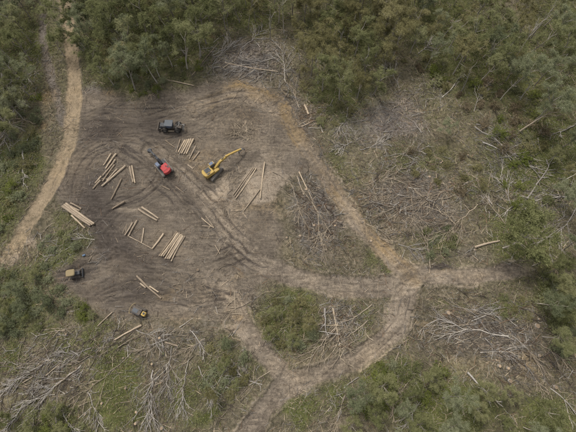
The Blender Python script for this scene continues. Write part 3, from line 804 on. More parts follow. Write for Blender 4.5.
for a, b, d, t in [((180.4, 139.9), (176.3, 153), .36, 'leftmost log of the pile beside the dark grey machine'), ((185.3, 140.3), (178.3, 153), .42, 'pale log, second from left in the pile by the dark machine'),
                   ((189.5, 139.6), (181.8, 154), .5, 'third log from left in the pile by the dark machine'), ((191.5, 139.2), (184.2, 154.6), .52, 'fourth log from left in the pile by the dark machine'),
                   ((187.6, 140), (180, 154.2), .44, 'log wedged between the second and third in the pile by the dark machine'), ((193.8, 139.2), (186.6, 154.4), .5, 'fifth log from left in the pile by the dark machine'), ((195.7, 146.8), (189.4, 159.3), .38, 'thin log right of the pile by the dark machine'),
                   ((199.5, 151.7), (193, 160.5), .38, 'outermost right log by the pile and the yellow excavator'), ((165.8, 140.6), (175.6, 148.2), .34, 'thin stray log left of the pile by the dark machine')]:
    add_log(a, b, d, t, 'logs in the pile by the dark machine')
for a, b, d, t in [((252.6, 168.6), (233.3, 195), .3, 'left pole of the three long poles on the clay mound'), ((254.4, 168.4), (234.6, 197), .28, 'middle pole of the three long poles on the clay mound'),
                   ((256.4, 168.6), (235.7, 199.2), .3, 'right pole of the three long poles on the clay mound'), ((264.8, 162.8), (260.3, 198.9), .36, 'upright long pole crossing the pale clay mound'),
                   ((260.3, 189), (243.8, 211), .32, 'slanting pole at the foot of the pale clay mound')]:
    add_log(a, b, d, t, 'poles on the clay mound')
for a, b, d, t in [((201.5, 218), (214, 228), .26, 'pale stick on the left of the triangle of sticks'), ((202, 226), (214, 227), .2, 'pale stick at the foot of the triangle of sticks'), ((206, 216), (213, 226), .22, 'pale stick on the right of the triangle of sticks'),
                   ((200, 237), (209, 238.5), .22, 'short pale stick lying below the triangle of sticks'), ((215, 245), (220, 254), .2, 'left of two short sticks below the triangle'), ((221, 247), (216, 256), .2, 'right of two short sticks below the triangle'),
                   ((301, 127), (313.5, 121), .34, 'pale log at the foot of the slash by the ochre track'), ((304.5, 105.5), (308.4, 115), .6, 'white bark slab standing out in the slash by the ochre track'),
                   ((188, 165), (193, 169), .4, 'short log chunk between the pile and the yellow excavator'), ((165.5, 131.2), (179.3, 131.6), .4, 'tan log against the side of the dark grey machine'),
                   ((142, 325), (115, 340), .42, 'tan log below the grey machine pointing to the left'), ((113, 312), (98, 326), .3, 'pale pole left of the grey machine'), ((165, 342), (178, 346), .36, 'bright short log in the slash below the landing'),
                   ((474, 247.5), (499, 241), .55, 'tan trunk lying below the broad leafy tree'), ((162, 186), (170, 190), .3, 'short pale log below the red machine'), ((176, 187), (184, 193), .26, 'short grey log below the red machine, right of the pale one'),
                   ((299, 172), (307, 189), .34, 'pale pole at the top of the centre slash heap'), ((297, 176), (304, 195), .28, 'thinner pole beside the pale one in the centre slash heap'),
                   ((225, 63), (278, 72), .34, 'long pale pole lying across the grey slash behind the landing'), ((192, 76), (219, 43), .26, 'long dark pole leaning in the grey slash at the forest edge'), ((166, 80), (194, 86), .34, 'reddish log at the forest edge left of the grey slash')]:
    add_log(a, b, d, t, 'loose logs and poles', 'log' if d > .3 else 'pole')

# ------------------------------------------------------------------ fallen and dead trees
def fallen(a, b, r, mat, label, nb=6, spread=.75, blen=.6, rise=.5, frm=.35, group='fallen dead trees', name='fallen_tree'):
    """a tree lying on the ground from a (butt) to b (top), with its dead branches"""
    pa, pb = at(*a), at(*b)
    rng = random.Random(int(a[0] * 7 + a[1] * 13))
    ax = (pb - pa); L = ax.length; ax.normalize()
    o = link(name, None, None, pa); o.empty_display_size = .3
    T = Tubes(); n = 8
    side = Vector((-ax.y, ax.x, 0))
    w = rng.uniform(-.05, .05) * L
    tr = [ax * (L * i / n) + side * (w * math.sin(math.pi * i / n) + rng.gauss(0, .012 * L)) + Vector((0, 0, r * .7 + rise * .35 * (i / n) ** 1.5)) for i in range(n + 1)]
    for p in tr: p.z = max(p.z, float(hgt(pa.x + p.x, pa.y + p.y)) - pa.z + r * .5)
    T.add(tr, [r * (1 - .8 * i / n) for i in range(n + 1)], 7)
    link('trunk', T.mesh('trunk', M[mat]), o)
    for k in range(nb):
        B = Tubes()
        f = frm + (1 - frm) * (k + rng.random() * .7) / nb
        i = min(int(f * n), n - 1)
        p0 = tr[i].lerp(tr[i + 1], f * n - i)
        sg = 1 if k % 2 else -1
        ang = spread * rng.uniform(.55, 1.25)
        d = ax * math.cos(ang) + side * sg * math.sin(ang) + Vector((0, 0, rng.uniform(-.03, .22) * rise))
        ll = L * blen * (1.12 - .55 * f) * rng.uniform(.6, 1.15)
        def lay(pts, rad0):
            for p in pts: p.z = max(p.z, float(hgt(pa.x + p.x, pa.y + p.y)) - pa.z + rad0 * .4)
            return pts
        br = lay(curve(p0, d, ll, 6, .16, rng, -.02), r * .3)
        B.add(br, [max(r * .46 * (1 - .12 * j), .04) for j in range(7)], 5)
        for q in range(rng.randint(5, 8)):
            j = rng.randint(1, 5)
            d2 = rdir(br[j + 1] - br[j], .62, rng); d2.z = d2.z * .5 + .06
            tw = lay(curve(br[j], d2, ll * rng.uniform(.25, .55), 4, .2, rng), .03)
            B.add(tw, [max(r * .26 * (1 - .14 * q2), .03) for q2 in range(5)], 4)
        link('branch', B.mesh('branch', M[mat]), o)
    return tag(o, label, 'fallen tree', group)

FALL = [
    ((63, 343), (33, 374), .10, 'deadgrey', 'grey dead tree head spread near the left edge of the bottom slash', 9, .5, .9),
    ((82, 366), (38, 402), .11, 'deadgrey', 'largest grey dead tree head fanned out in the lower left', 10, .5, .9),
    ((62, 410), (74, 432), .10, 'deadgrey', 'grey dead branch hooked at the bottom left edge', 6, .5, .8),
    ((24, 403), (4, 432), .10, 'deadgrey', 'grey dead tree head in the bottom left corner', 8, .45, .8),
    ((153, 370), (150, 426), .12, 'deadgrey', 'grey dead tree head pointing down at the bottom edge left of the thicket', 10, .42, .7),
    ((172, 346), (166, 388), .10, 'deadgrey', 'grey-green dead tree head below the landing', 9, .5, .8),
    ((133, 351), (72, 403), .08, 'deadtan', 'long thin tan branch crossing the lower left slash', 7, .5, .4),
    ((88, 392), (100, 425), .08, 'deadgrey', 'small grey dead branch at the bottom left', 7, .6, .7),
    ((42, 330), (70, 330), .06, 'deadtan', 'short tan dead branch above the left dead tree heads', 6, .6, .6),
    ((333, 308), (341, 360), .16, 'deadtan', 'tall tan dead tree lying beside the loop track', 10, .7, .6),
    ((338, 322), (310, 358), .12, 'deadtan', 'bent tan dead tree head pointing to the loop track', 9, .55, .7),
    ((325, 308), (326, 336), .22, 'deadgrey', 'short thick grey trunk in the slash inside the loop', 2, .7, .4),
    ((372, 305), (330, 328), .13, 'deadtan', 'orange-brown dead tree at the top of the slash inside the loop', 6, .6, .5),
    ((368, 320), (340, 340), .10, 'deadtan', 'orange-brown branch below the dead tree inside the loop', 5, .6, .5),
    ((398, 352), (393, 408), .13, 'deadtan', 'upright tan dead pole below the junction', 7, .25, .5),
    ((402, 354), (402, 396), .08, 'deadtan', 'thin tan dead pole right of the upright one below the junction', 5, .25, .5),
    ((508, 336), (436, 318), .13, 'deadgrey', 'long pale dead tree with fanned branches below the right track', 10, .4, .55),
    ((500, 322), (440, 304), .10, 'deadtan', 'dead tree lying nearest below the right track', 9, .4, .5),
    ((512, 335), (546, 372), .10, 'deadtan', 'tan dead branch running down to the right in the lower right slash', 8, .4, .5),
    ((528, 368), (548, 400), .09, 'deadtan', 'tan dead branch low in the lower right slash', 7, .5, .5),
    ((550, 388), (584, 424), .10, 'deadgrey', 'grey dead tree head in the bottom right corner', 8, .4, .8),
    ((467, 372), (503, 406), .20, 'deadgrey', 'curved silver-grey fallen trunk above the bottom clump', 2, .7, .25),
    ((474, 127), (540, 178), .18, 'deadgrey', 'long silver fallen trunk at the right below the leaning dead tree', 5, .5, .35),
    ((482, 143), (524, 158), .16, 'deadgrey', 'silver fallen trunk under the long one at the right', 6, .5, .6),
    ((476, 124), (506, 136), .10, 'deadgrey', 'thin silver branch above the long fallen trunk', 6, .5, .7),
    ((526, 199), (553, 158), .20, 'deadgrey', 'white fallen trunk with bent top at the right', 2, .7, .25),
    ((588, 194), (512, 206), .16, 'deadgrey', 'grey fallen trunk reaching in from the right edge', 8, .5, .4),
    ((590, 166), (560, 182), .20, 'deadgrey', 'short grey trunk at the right edge above the reaching one', 3, .6, .4),
    ((576, 124), (548, 136), .16, 'deadgrey', 'grey fallen trunk beneath the bright edge tree', 4, .6, .4),
    ((578, 206), (548, 240), .10, 'deadgrey', 'tangled grey branch right of the broad leafy tree', 8, .6, .7),
    ((512, 208), (500, 176), .10, 'deadgrey', 'grey branch left of the white fallen trunk', 7, .6, .7),
    ((506, 224), (476, 186), .10, 'deadtan', 'reddish thin tree lying left of the broad leafy tree', 6, .5, .5),
    ((455, 196), (388, 208), .10, 'deadtan', 'long tan dead tree across the right slash', 9, .45, .6),
    ((468, 182), (420, 200), .09, 'deadtan', 'tan dead tree head in the right slash', 9, .5, .7),
    ((478, 205), (445, 236), .09, 'deadtan', 'pale tan tree head above the right track shrubs', 10, .5, .8),
    ((384, 178), (428, 190), .08, 'deadtan', 'tan dead branch at the left of the right slash', 8, .5, .6),
    ((412, 196), (416, 228), .09, 'deadtan', 'reddish dead branch in the middle of the right slash', 8, .6, .7),
    ((430, 268), (424, 232), .09, 'deadtan', 'upright tan dead branch beside the right track', 8, .45, .7),
    ((384, 156), (422, 150), .07, 'deadgrey', 'grey dead branch at the top of the right slash', 8, .5, .7),
    ((362, 186), (398, 176), .09, 'deadtan', 'tan dead tree head by the ochre track', 9, .6, .7),
    ((390, 222), (372, 196), .08, 'deadtan', 'rusty dead branch by the ochre track', 8, .6, .8),
    ((306, 186), (330, 232), .10, 'deadtan', 'long dead pole with twigs in the centre slash heap', 8, .35, .4),
    ((290, 182), (312, 236), .08, 'deadtan', 'tan dead pole on the left of the centre slash heap', 8, .3, .4),
    ((318, 214), (326, 254), .09, 'deadtan', 'dead tree head at the foot of the centre slash heap', 10, .6, .8),
    ((335, 220), (318, 240), .08, 'deadtan', 'tan dead branch crossing the foot of the centre slash heap', 8, .6, .8),
    ((316, 196), (296, 212), .07, 'deadtan', 'tan branch across the middle of the centre slash heap', 8, .6, .8),
    ((24, 150), (24, 187), .17, 'deadgrey', 'white dead trunk lying on the slope left of the road', 4, .5, .35),
    ((2, 74), (5, 112), .18, 'deadgrey', 'grey dead trunk at the left edge', 4, .5, .5),
    ((14, 110), (4, 146), .12, 'deadgrey', 'smaller grey dead tree at the left edge below the trunk', 7, .6, .7),
    ((36, 124), (10, 118), .10, 'deadtan', 'tan dead branch beside the left shrubs near the road', 6, .5, .6),
    ((276, 58), (240, 70), .10, 'deadgrey', 'grey dead tree in the grey slash behind the landing', 9, .5, .6),
    ((242, 48), (262, 30), .12, 'deadgrey', 'grey dead branch at the back of the grey slash', 8, .6, .7),
    ((214, 62), (232, 42), .09, 'deadgrey', 'grey dead branch on the left of the grey slash', 8, .6, .7),
    ((286, 84), (282, 50), .09, 'deadgrey', 'upright grey branch on the right of the grey slash', 8, .5, .6),
    ((300, 108), (292, 84), .10, 'deadtan', 'tan broken branches at the head of the ochre track', 9, .5, .7),
    ((330, 118), (306, 108), .08, 'deadtan', 'tan dead branch in the broken slash', 8, .6, .8),
    ((348, 108), (342, 132), .10, 'deadgrey', 'grey dead branch at the left of the mulched clearing', 8, .6, .8),
    ((352, 142), (338, 150), .10, 'deadgrey', 'grey dead branch below the mulched clearing', 8, .6, .8),
    ((400, 88), (384, 66), .10, 'deadgrey', 'grey dead tree above the mulched clearing', 8, .6, .7),
    ((418, 54), (432, 44), .12, 'deadgrey', 'white dead branch in the olive forest at upper middle', 8, .7, .8),
    ((442, 98), (466, 70), .12, 'deadgrey', 'grey leaning dead pole right of the mulched clearing', 4, .4, .3),
    ((474, 112), (482, 86), .09, 'deadgrey', 'curly grey branch above the silver trunks', 7, .6, .7),
    ((250, 302), (222, 316), .07, 'deadtan', 'thin branch beside the short pale track', 7, .5, .6),
    ((270, 372), (242, 390), .08, 'deadtan', 'tan dead branch left of where the tracks join', 8, .5, .7),
    ((262, 385), (236, 372), .07, 'deadgrey', 'grey dead branch across the lower thicket', 7, .5, .7),
    ((198, 366), (212, 400), .09, 'deadgrey', 'grey dead branch left of the lower thicket', 7, .5, .7),
    ((190, 330), (205, 352), .10, 'deadgrey', 'grey branch running down from the landing slash', 6, .5, .6),
    ((176, 330), (140, 352), .07, 'deadtan', 'long thin branch across the slash below the landing', 7, .4, .5),
    ((72, 246), (50, 256), .07, 'deadgrey', 'grey branch in the scrub by the dark rut', 6, .5, .6),
    ((95, 240), (72, 238), .09, 'deadgrey', 'silver branch in the scrub below the log bundle', 7, .5, .7),
    ((345, 395), (336, 432), .09, 'deadtan', 'tan dead branch standing out at the bottom edge', 8, .4, .6),
    ((418, 400), (406, 424), .08, 'deadgrey', 'grey dead branch at the left of the bottom clump', 7, .5, .7),
    ((252, 134), (238, 128), .09, 'deadtan', 'tan brush clump above the yellow excavator', 9, .8, 1.0),
    ((248, 140), (232, 132), .08, 'deadtan', 'tan brush beside the excavator grapple', 9, .8, 1.0),
    ((92, 348), (62, 362), .09, 'deadgrey', 'small grey dead head above the largest fan in the lower left', 9, .5, .8),
    ((30, 372), (8, 388), .09, 'deadgrey', 'grey dead head near the left edge below the slope', 9, .5, .8),
    ((186, 372), (182, 408), .09, 'deadgrey', 'grey dead head between the downward head and the lower thicket', 9, .45, .8),
    ((136, 330), (162, 338), .08, 'deadgrey', 'grey dead branch just below the grey crawler', 9, .6, .8),
    ((205, 338), (186, 352), .08, 'deadtan', 'tan dead head where the slash meets the short track', 9, .6, .8),
    ((452, 306), (492, 312), .09, 'deadgrey', 'pale dead branch close under the right track', 9, .45, .7),
    ((540, 345), (566, 362), .09, 'deadtan', 'tan dead head beside the right edge trees', 9, .5, .8),
    ((480, 352), (512, 352), .08, 'deadgrey', 'grey dead head in the middle of the lower right slash', 9, .5, .8),
    ((425, 206), (452, 214), .08, 'deadtan', 'tan dead head near the centre of the right slash', 9, .6, .8),
    ((366, 224), (388, 236), .08, 'deadtan', 'tan dead head close to the lower end of the ochre track', 9, .6, .8),
    ((398, 244), (420, 252), .08, 'deadgrey', 'grey dead head above the junction', 9, .6, .8),
    ((360, 150), (384, 142), .08, 'deadgrey', 'grey dead head on the left of the mulched clearing', 9, .6, .8),
]
for a, b, r, mt, lab, nb, sp, bl in FALL:
    fallen(a, b, r * 1.3, mt, lab, nb, sp, bl)

def dead_standing(base, lean, h, r, label, seed, mat='deadgrey', nl=5):
    p = at(*base); rng = random.Random(seed)
    o = link('dead_tree', None, None, p); o.empty_display_size = .3
    T = Tubes(); d = Vector((*lean, 1))
    tr = curve(Vector((0, 0, -.3)), d, h, 8, .07, rng)
    T.add(tr, [r * (1 - .75 * i / 8) for i in range(9)], 7); link('trunk', T.mesh('trunk', M[mat]), o)
    for k in range(nl):
        B = Tubes(); i = rng.randint(4, 7)
        az = rng.uniform(0, 6.28)
        dd = (tr[i + 1] - tr[i]).normalized() + Vector((math.cos(az), math.sin(az), .2)) * .8
        br = curve(tr[i], dd, h * rng.uniform(.2, .38), 5, .22, rng, .04)
        B.add(br, [r * .42 * (1 - .15 * j) for j in range(6)], 5)
        for q in range(3):
            j = rng.randint(2, 5)
            B.add(curve(br[j], rdir(br[j] - br[j - 1], .7, rng), h * .12, 3, .2, rng), [r * .16, r * .12, r * .09, r * .05], 4)
        link('limb', B.mesh('limb', M[mat]), o)
    return tag(o, label, 'dead tree', 'standing dead trees')
dead_standing((519, 132), (.35, .12), 11, .26, 'leaning dead tree with bare forked limbs beside the bright edge tree', 3, 'deadtan', 6)
dead_standing((461, 92), (-.05, .0), 11, .16, 'slim bare pole tree standing right of the mulched clearing', 5, 'deadgrey', 3)
dead_standing((395, 28), (.15, .1), 10, .14, 'bare pale tree among the olive crowns at the top', 6)
dead_standing((300, 60), (-.1, .1), 8, .12, 'bare thin tree at the right of the grey slash', 7)
dead_standing((270, 42), (0, .1), 9, .14, 'bare thin tree behind the grey slash', 8)
dead_standing((562, 62), (-.1, 0), 10, .14, 'bare pale tree at the upper right corner', 9)
dead_standing((414, 44), (.0, .2), 9, .14, 'bare grey tree left of the slim pole tree', 12)
dead_standing((500, 100), (.05, .1), 8, .12, 'bare grey tree above the silver fallen trunks', 14)

for where, pts in (('in the forest above the mulched clearing', [(425, 70), (440, 40), (456, 60), (470, 40), (486, 66), (410, 20)]), ('in the upper right corner forest', [(508, 66), (530, 40), (545, 80), (568, 36), (520, 100)]),
                   ('in the olive stand', [(318, 84), (340, 60), (366, 84), (384, 60)]), ('in the stand behind the landing', [(128, 72), (160, 78), (186, 60), (200, 58)]), ('left of the dirt road', [(12, 60), (26, 88), (8, 128)]),
                   ('at the edge of the grey slash', [(230, 36), (248, 30), (284, 34)])):
    for i, p in enumerate(sorted(pts)):
        dead_standing(p, (random.uniform(-.3, .3), random.uniform(-.1, .3)), random.uniform(8, 13), random.uniform(.11, .17), f'bare pale dead tree {where}, {nth(i)} from left', int(p[0] * 3), 'deadgrey', random.randint(3, 6))

# ------------------------------------------------------------------ stumps
def stump(u, v, r, h, label):
    p = at(u, v); rng = random.Random(int(u * 31 + v))
    T = Tubes()
    n = 10
    V, F = [], []
    rings = [(-.2, 1.45), (.08, 1.22), (.25, 1.04), (h, 1.0)]
    ph = [rng.uniform(.88, 1.12) for _ in range(n)]
    for z, k in rings:
        for i in range(n):
            t = 2 * math.pi * i / n
            V.append((r * k * ph[i] * math.cos(t), r * k * ph[i] * math.sin(t), z))
    for j in range(3):
        for i in range(n):
            F.append((j * n + i, j * n + (i + 1) % n, (j + 1) * n + (i + 1) % n, (j + 1) * n + i))
    o = link('tree_stump', mesh_from('tree_stump', V, F, M['bark'], True), None, p)
    top = [(0, 0, h + .015)] + [(r * ph[i] * math.cos(2 * math.pi * i / n), r * ph[i] * math.sin(2 * math.pi * i / n), h + .006) for i in range(n)]
    link('cut_face', mesh_from('cut_face', top, [(0, 1 + i, 1 + (i + 1) % n) for i in range(n)], M['cut']), o)
    tag(o, label, 'stump', 'tree stumps')
for u, v, r, lab in [(499, 366, .32, 'pale cut stump above the silver-grey curved trunk'), (510, 381, .42, 'orange cut stump right of the curved grey trunk'), (555, 387, .4, 'cut stump near the bottom right corner'),
                     (448, 313, .45, 'pale split stump below the junction of tracks'), (537, 326, .5, 'rusty orange stump in the lower right slash'), (556, 340, .34, 'small rusty stump by the right edge shrubs'),
                     (126, 388, .28, 'pale stump in the green patch at lower left'), (152, 364, .26, 'small pale stump beside the dead tree head'), (162, 428, .34, 'stump at the bottom edge left of the thicket'),
                     (475, 250, .26, 'white stump left of the tan trunk below the leafy tree'), (434, 80, .5, 'orange broken stump above the mulched clearing'), (67, 334, .24, 'small orange stump in the lower left slash'),
                     (434, 219, .25, 'small pale stump in the right slash'), (300, 236, .3, 'pale stump left of the centre slash heap'), (198, 270, .3, 'pale stump in the disturbed earth right of the tight stack')]:
    stump(u, v, r, random.uniform(.3, .55), lab)

for where, us, vs_, n_ in (('in the wide slash right of the ochre track', (365, 470), (150, 250), 9), ('in the lower right slash', (440, 560), (300, 370), 8), ('on the lower left slope', (30, 200), (335, 425), 9), ('around the centre slash heap', (285, 340), (185, 255), 4)):
    for i, (u, v) in enumerate(sorted((random.uniform(*us), random.uniform(*vs_)) for _ in range(n_))):
        stump(u, v, random.uniform(.18, .34), random.uniform(.2, .5), f'weathered stump {where}, {nth(i)} from left')

# ------------------------------------------------------------------ slash heaps and litter
TAN, GREY, RUST, PALEW, DARK = (.34, .285, .21), (.34, .315, .28), (.25, .165, .105), (.56, .45, .32), (.13, .105, .085)
def slash(name, spots, tones, label, layers=2.2, hmax=.5):
    P0, P1, R, C = [], [], [], []
    for u, v, ru, rv, n, lmin, lmax, ang, spread in spots:
        cx, cy = flat(u, v)
        sx = abs(flat(u + 1, v)[0] - cx); sy = abs(flat(u, v - 1)[1] - cy)
        n = int(n * .4)
        x = cx + RNG.normal(0, ru * sx * .52, n); y = cy + RNG.normal(0, rv * sy * .52, n)
        ok = sample(np.maximum(landm * .0 + bare, road), x, y) < (.4 + .6 * RNG.random(n) ** 6)
        x, y = x[ok], y[ok]; m = len(x)
        a = np.radians(ang) + RNG.normal(0, 1, m) * np.radians(spread)
        L = lmin + (lmax - lmin) * RNG.random(m) ** 2.2
        dx, dy = np.cos(a) * L / 2, np.sin(a) * L / 2
        up = RNG.random(m) ** 2 * hmax
        z0, z1 = hgt(x - dx, y - dy) + up * RNG.random(m) + .02, hgt(x + dx, y + dy) + up * RNG.random(m) + .02
        mx, my = x + RNG.normal(0, .06, m) * L, y + RNG.normal(0, .06, m) * L
        mz = np.maximum((z0 + z1) / 2, hgt(mx, my) + .02) + RNG.random(m) * .08
        r = np.clip(.017 * L + .02, .03, .10) * RNG.uniform(.55, 1.35, m)
        t = np.array(tones)[RNG.integers(0, len(tones), m)] * RNG.uniform(.65, 1.15, m)[:, None]
        A, Mm, B = np.stack([x - dx, y - dy, z0], 1), np.stack([mx, my, mz], 1), np.stack([x + dx, y + dy, z1], 1)
        P0 += [A, Mm]; P1 += [Mm, B]; R += [r, r * .65]; C += [t, t]
        for q in range(3):
            f = RNG.uniform(.25, .85, m)[:, None]
            S0 = np.where(f < .5, A + (Mm - A) * f * 2, Mm + (B - Mm) * (f * 2 - 1))
            a2 = a + RNG.choice([-1, 1], m) * RNG.uniform(.3, 1.0, m); L2 = L * RNG.uniform(.2, .5, m)
            E = S0 + np.stack([np.cos(a2) * L2, np.sin(a2) * L2, RNG.uniform(-.02, .15, m) * L2], 1)
            E[:, 2] = np.maximum(E[:, 2], hgt(E[:, 0], E[:, 1]) + .02)
            P0.append(S0); P1.append(E); R.append(r * .5); C.append(t)
    me = sticks_mesh(name, np.concatenate(P0), np.concatenate(P1), np.concatenate(R), np.concatenate(C))
    return tag(link(name, me), label, 'slash', kind='stuff')
TG = [TAN, GREY, GREY, TAN, DARK, DARK]
slash('slash_heap', [(316, 208, 28, 46, 1900, .5, 4, -58, 40), (322, 240, 20, 18, 500, .6, 3.2, -40, 60)], TG + [RUST], 'heap of tan and grey branches in the centre between the tracks')
slash('slash_heap', [(405, 195, 58, 42, 3000, .5, 4, 10, 50), (440, 225, 40, 30, 700, .6, 4, 20, 50), (380, 205, 22, 28, 420, .6, 3, 20, 60)], TG + [TAN, RUST], 'wide heap of tan branches right of the ochre track')
slash('slash_heap', [(342, 326, 32, 30, 1400, .5, 3.6, 40, 50)], TG + [TAN, RUST], 'heap of dead branches inside the loop of the track')
slash('slash_heap', [(480, 325, 60, 28, 2200, .5, 4.2, -12, 32), (530, 360, 40, 40, 1000, .6, 4, -45, 35), (450, 345, 46, 14, 500, .5, 3, 0, 50)], TG + [RUST, TAN], 'wide slash of dead branches below the right track')
slash('slash_heap', [(245, 62, 46, 24, 1300, .6, 5, 20, 45), (290, 90, 14, 30, 500, .6, 3.5, -60, 40)], [GREY, GREY, DARK, TAN], 'grey slash between the landing and the forest')
slash('slash_heap', [(311, 114, 18, 20, 1700, .4, 2.8, -50, 60)], [TAN, PALEW, TAN, RUST, GREY], 'broken pale slash at the bend of the ochre track')
slash('slash_heap', [(48, 365, 50, 32, 1300, .5, 4.5, 215, 30), (40, 405, 46, 24, 700, .5, 4, 235, 35), (110, 345, 46, 22, 700, .5, 3.5, 30, 45)], [GREY, TAN, DARK, DARK], 'grey slash covering the lower left slope')
slash('slash_heap', [(160, 385, 22, 46, 900, .5, 4, 265, 25), (180, 340, 46, 16, 900, .4, 3.2, 10, 50)], [GREY, TAN, TAN, DARK], 'slash along the foot of the landing')
slash('slash_heap', [(370, 122, 56, 26, 1200, .4, 3, 30, 60), (425, 95, 30, 22, 500, .5, 3.5, 40, 50)], [GREY, GREY, DARK, TAN], 'mulched grey branches in the clearing below the olive stand')
slash('slash_heap', [(500, 150, 36, 26, 800, .6, 5, -35, 30), (540, 200, 44, 26, 900, .6, 4.5, 15, 40), (480, 190, 26, 26, 400, .5, 3, 30, 60)], [GREY, GREY, TAN, DARK], 'silver grey slash among the fallen trunks at right')
slash('slash_heap', [(230, 380, 32, 34, 600, .5, 3.5, 40, 60), (275, 345, 40, 26, 500, .4, 2.5, 60, 60), (250, 300, 46, 16, 500, .4, 3, 20, 50)], TG, 'scattered branches around the lower thickets')
slash('slash_heap', [(12, 105, 22, 40, 600, .5, 4, 70, 50), (40, 60, 14, 40, 300, .5, 3, 60, 50), (60, 250, 34, 26, 500, .4, 3, 20, 50)], [GREY, GREY, TAN], 'grey dead branches on the slope left of the road')
slash('slash_heap', [(400, 390, 56, 24, 500, .5, 3.5, 60, 50), (330, 400, 40, 24, 400, .5, 3, 60, 50)], TG, 'thin branches on the slope below the loop track')
slash('slash_heap', [(245, 133, 14, 8, 240, .4, 2.6, 30, 60), (235, 175, 16, 14, 260, .3, 2, 50, 30), (205, 165, 16, 8, 160, .3, 1.4, 0, 70)], [PALEW, TAN, TAN], 'pale brush and splinters around the yellow excavator')
slash('slash_heap', [(110, 172, 18, 16, 160, .3, 1.6, 50, 40), (187, 149, 12, 10, 420, .3, 1.8, 58, 25), (215, 230, 34, 20, 260, .3, 2, -30, 60), (190, 285, 60, 22, 620, .3, 2.4, -8, 35), (130, 320, 40, 10, 320, .3, 2.2, 0, 50)], [PALEW, TAN, GREY, TAN, DARK], 'bark strips and splinters strewn over the landing')

def litter():
    n = 125000
    x = RNG.uniform(-96, 96, n); y = RNG.uniform(-26, 112, n)
    keepp = np.clip(.72 - .6 * sample(landm, x, y) - .9 * sample(road, x, y) + .7 * fbm(x, y, 7, 3), .03, 1)
    ok = RNG.random(n) < keepp
    x, y = x[ok], y[ok]; m = len(x)
    L = .15 + 2.3 * RNG.random(m) ** 3.2
    a = RNG.uniform(0, math.pi, m); dx, dy = np.cos(a) * L / 2, np.sin(a) * L / 2
    z0, z1 = hgt(x - dx, y - dy) + .02 + .08 * RNG.random(m), hgt(x + dx, y + dy) + .02 + .08 * RNG.random(m)
    t = np.array([TAN, GREY, DARK, RUST, TAN, PALEW, DARK])[RNG.integers(0, 7, m)] * RNG.uniform(.6, 1.1, m)[:, None]
    me = sticks_mesh('twig_litter', np.stack([x - dx, y - dy, z0], 1), np.stack([x + dx, y + dy, z1], 1), RNG.uniform(.014, .03, m) + .012 * L, t, 3)
    tag(link('twig_litter', me), 'twigs, bark and wood chips littering the ground everywhere', 'litter', kind='stuff')
litter()

def clods():
    n = 60000
    x = RNG.uniform(-75, 60, n); y = RNG.uniform(-22, 85, n)
    ok = RNG.random(n) < np.clip(sample(np.maximum(land, bare), x, y) * (.55 + .9 * fbm(x, y, 6, 3)) - sample(road, x, y), 0, 1)
    x, y = x[ok], y[ok]; m = len(x)
    z = hgt(x, y); r = .03 + .12 * RNG.random(m) ** 3
    O = np.array([(1, 0, 0), (0, 1, 0), (-1, 0, 0), (0, -1, 0), (0, 0, 1), (0, 0, -.6)], float)
    V = (np.stack([x, y, z], 1)[:, None, :] + O[None] * (r[:, None] * RNG.uniform(.55, 1.3, (m, 6)))[..., None]).reshape(-1, 3)
    f = np.array([(0, 1, 4), (1, 2, 4), (2, 3, 4), (3, 0, 4), (1, 0, 5), (2, 1, 5), (3, 2, 5), (0, 3, 5)])
    me = mesh_from('soil_clods', V, (np.arange(m)[:, None, None] * 6 + f[None]).reshape(-1, 3), M['stick'])
    t = np.array([(.10, .083, .066), (.15, .123, .095), (.12, .098, .078), (.20, .162, .12)])[RNG.integers(0, 4, m)]
    c = np.concatenate([np.repeat(t, 6, 0), np.ones((m * 6, 1))], 1)
    a_ = me.attributes.new('tone', 'FLOAT_COLOR', 'POINT'); a_.data.foreach_set('color', c.astype(np.float32).ravel())
    tag(link('soil_clods', me), 'clods and lumps of earth churned up on the landing and tracks', 'soil', kind='stuff')
clods()

def cover(name, field, n, size, mat, label, cat, hh, asp):
    x = RNG.uniform(-97, 97, n); y = RNG.uniform(-26, 113, n)
    ok = RNG.random(n) < np.clip(field(x, y), 0, 1)
    x, y = x[ok], y[ok]; m = len(x)
    z = hgt(x, y)
    C = np.stack([x, y, z + hh * .4], 1)
    V, F = leaves(C, np.full(m, hh), np.full(m, 5), size, RNG, .8, asp)
    tag(link(name, mesh_from(name, V, F, mat)), label, cat, kind='stuff')
clear = lambda x, y: 1 - np.clip(sample(BLOCK, x, y) * 1.4, 0, 1)
cover('undergrowth', lambda x, y: (sample(green, x, y) * 1.0 - .10 - .3 * sample(ash, x, y) + .6 * fbm(x, y, 4.5, 3)) * clear(x, y), 90000, .27, M['gum'], 'low leafy undergrowth covering the unlogged ground', 'undergrowth', .5, .45)
cover('grass', lambda x, y: (sample(green, x, y) * 1.05 - .14 - .4 * sample(ash, x, y) + 1.0 * fbm(x + 40, y, 6, 3)) * clear(x, y), 70000, .30, M['grass'], 'patchy grass and ferns growing on the slopes', 'grass', .3, .22)
cover('dry_leaf_litter', lambda x, y: (.36 - .3 * sample(green, x, y) + .8 * fbm(x, y + 70, 5, 3)) * clear(x, y), 52000, .2, M['brown'], 'browned leaves fallen among the slash', 'leaf litter', .18, .5)

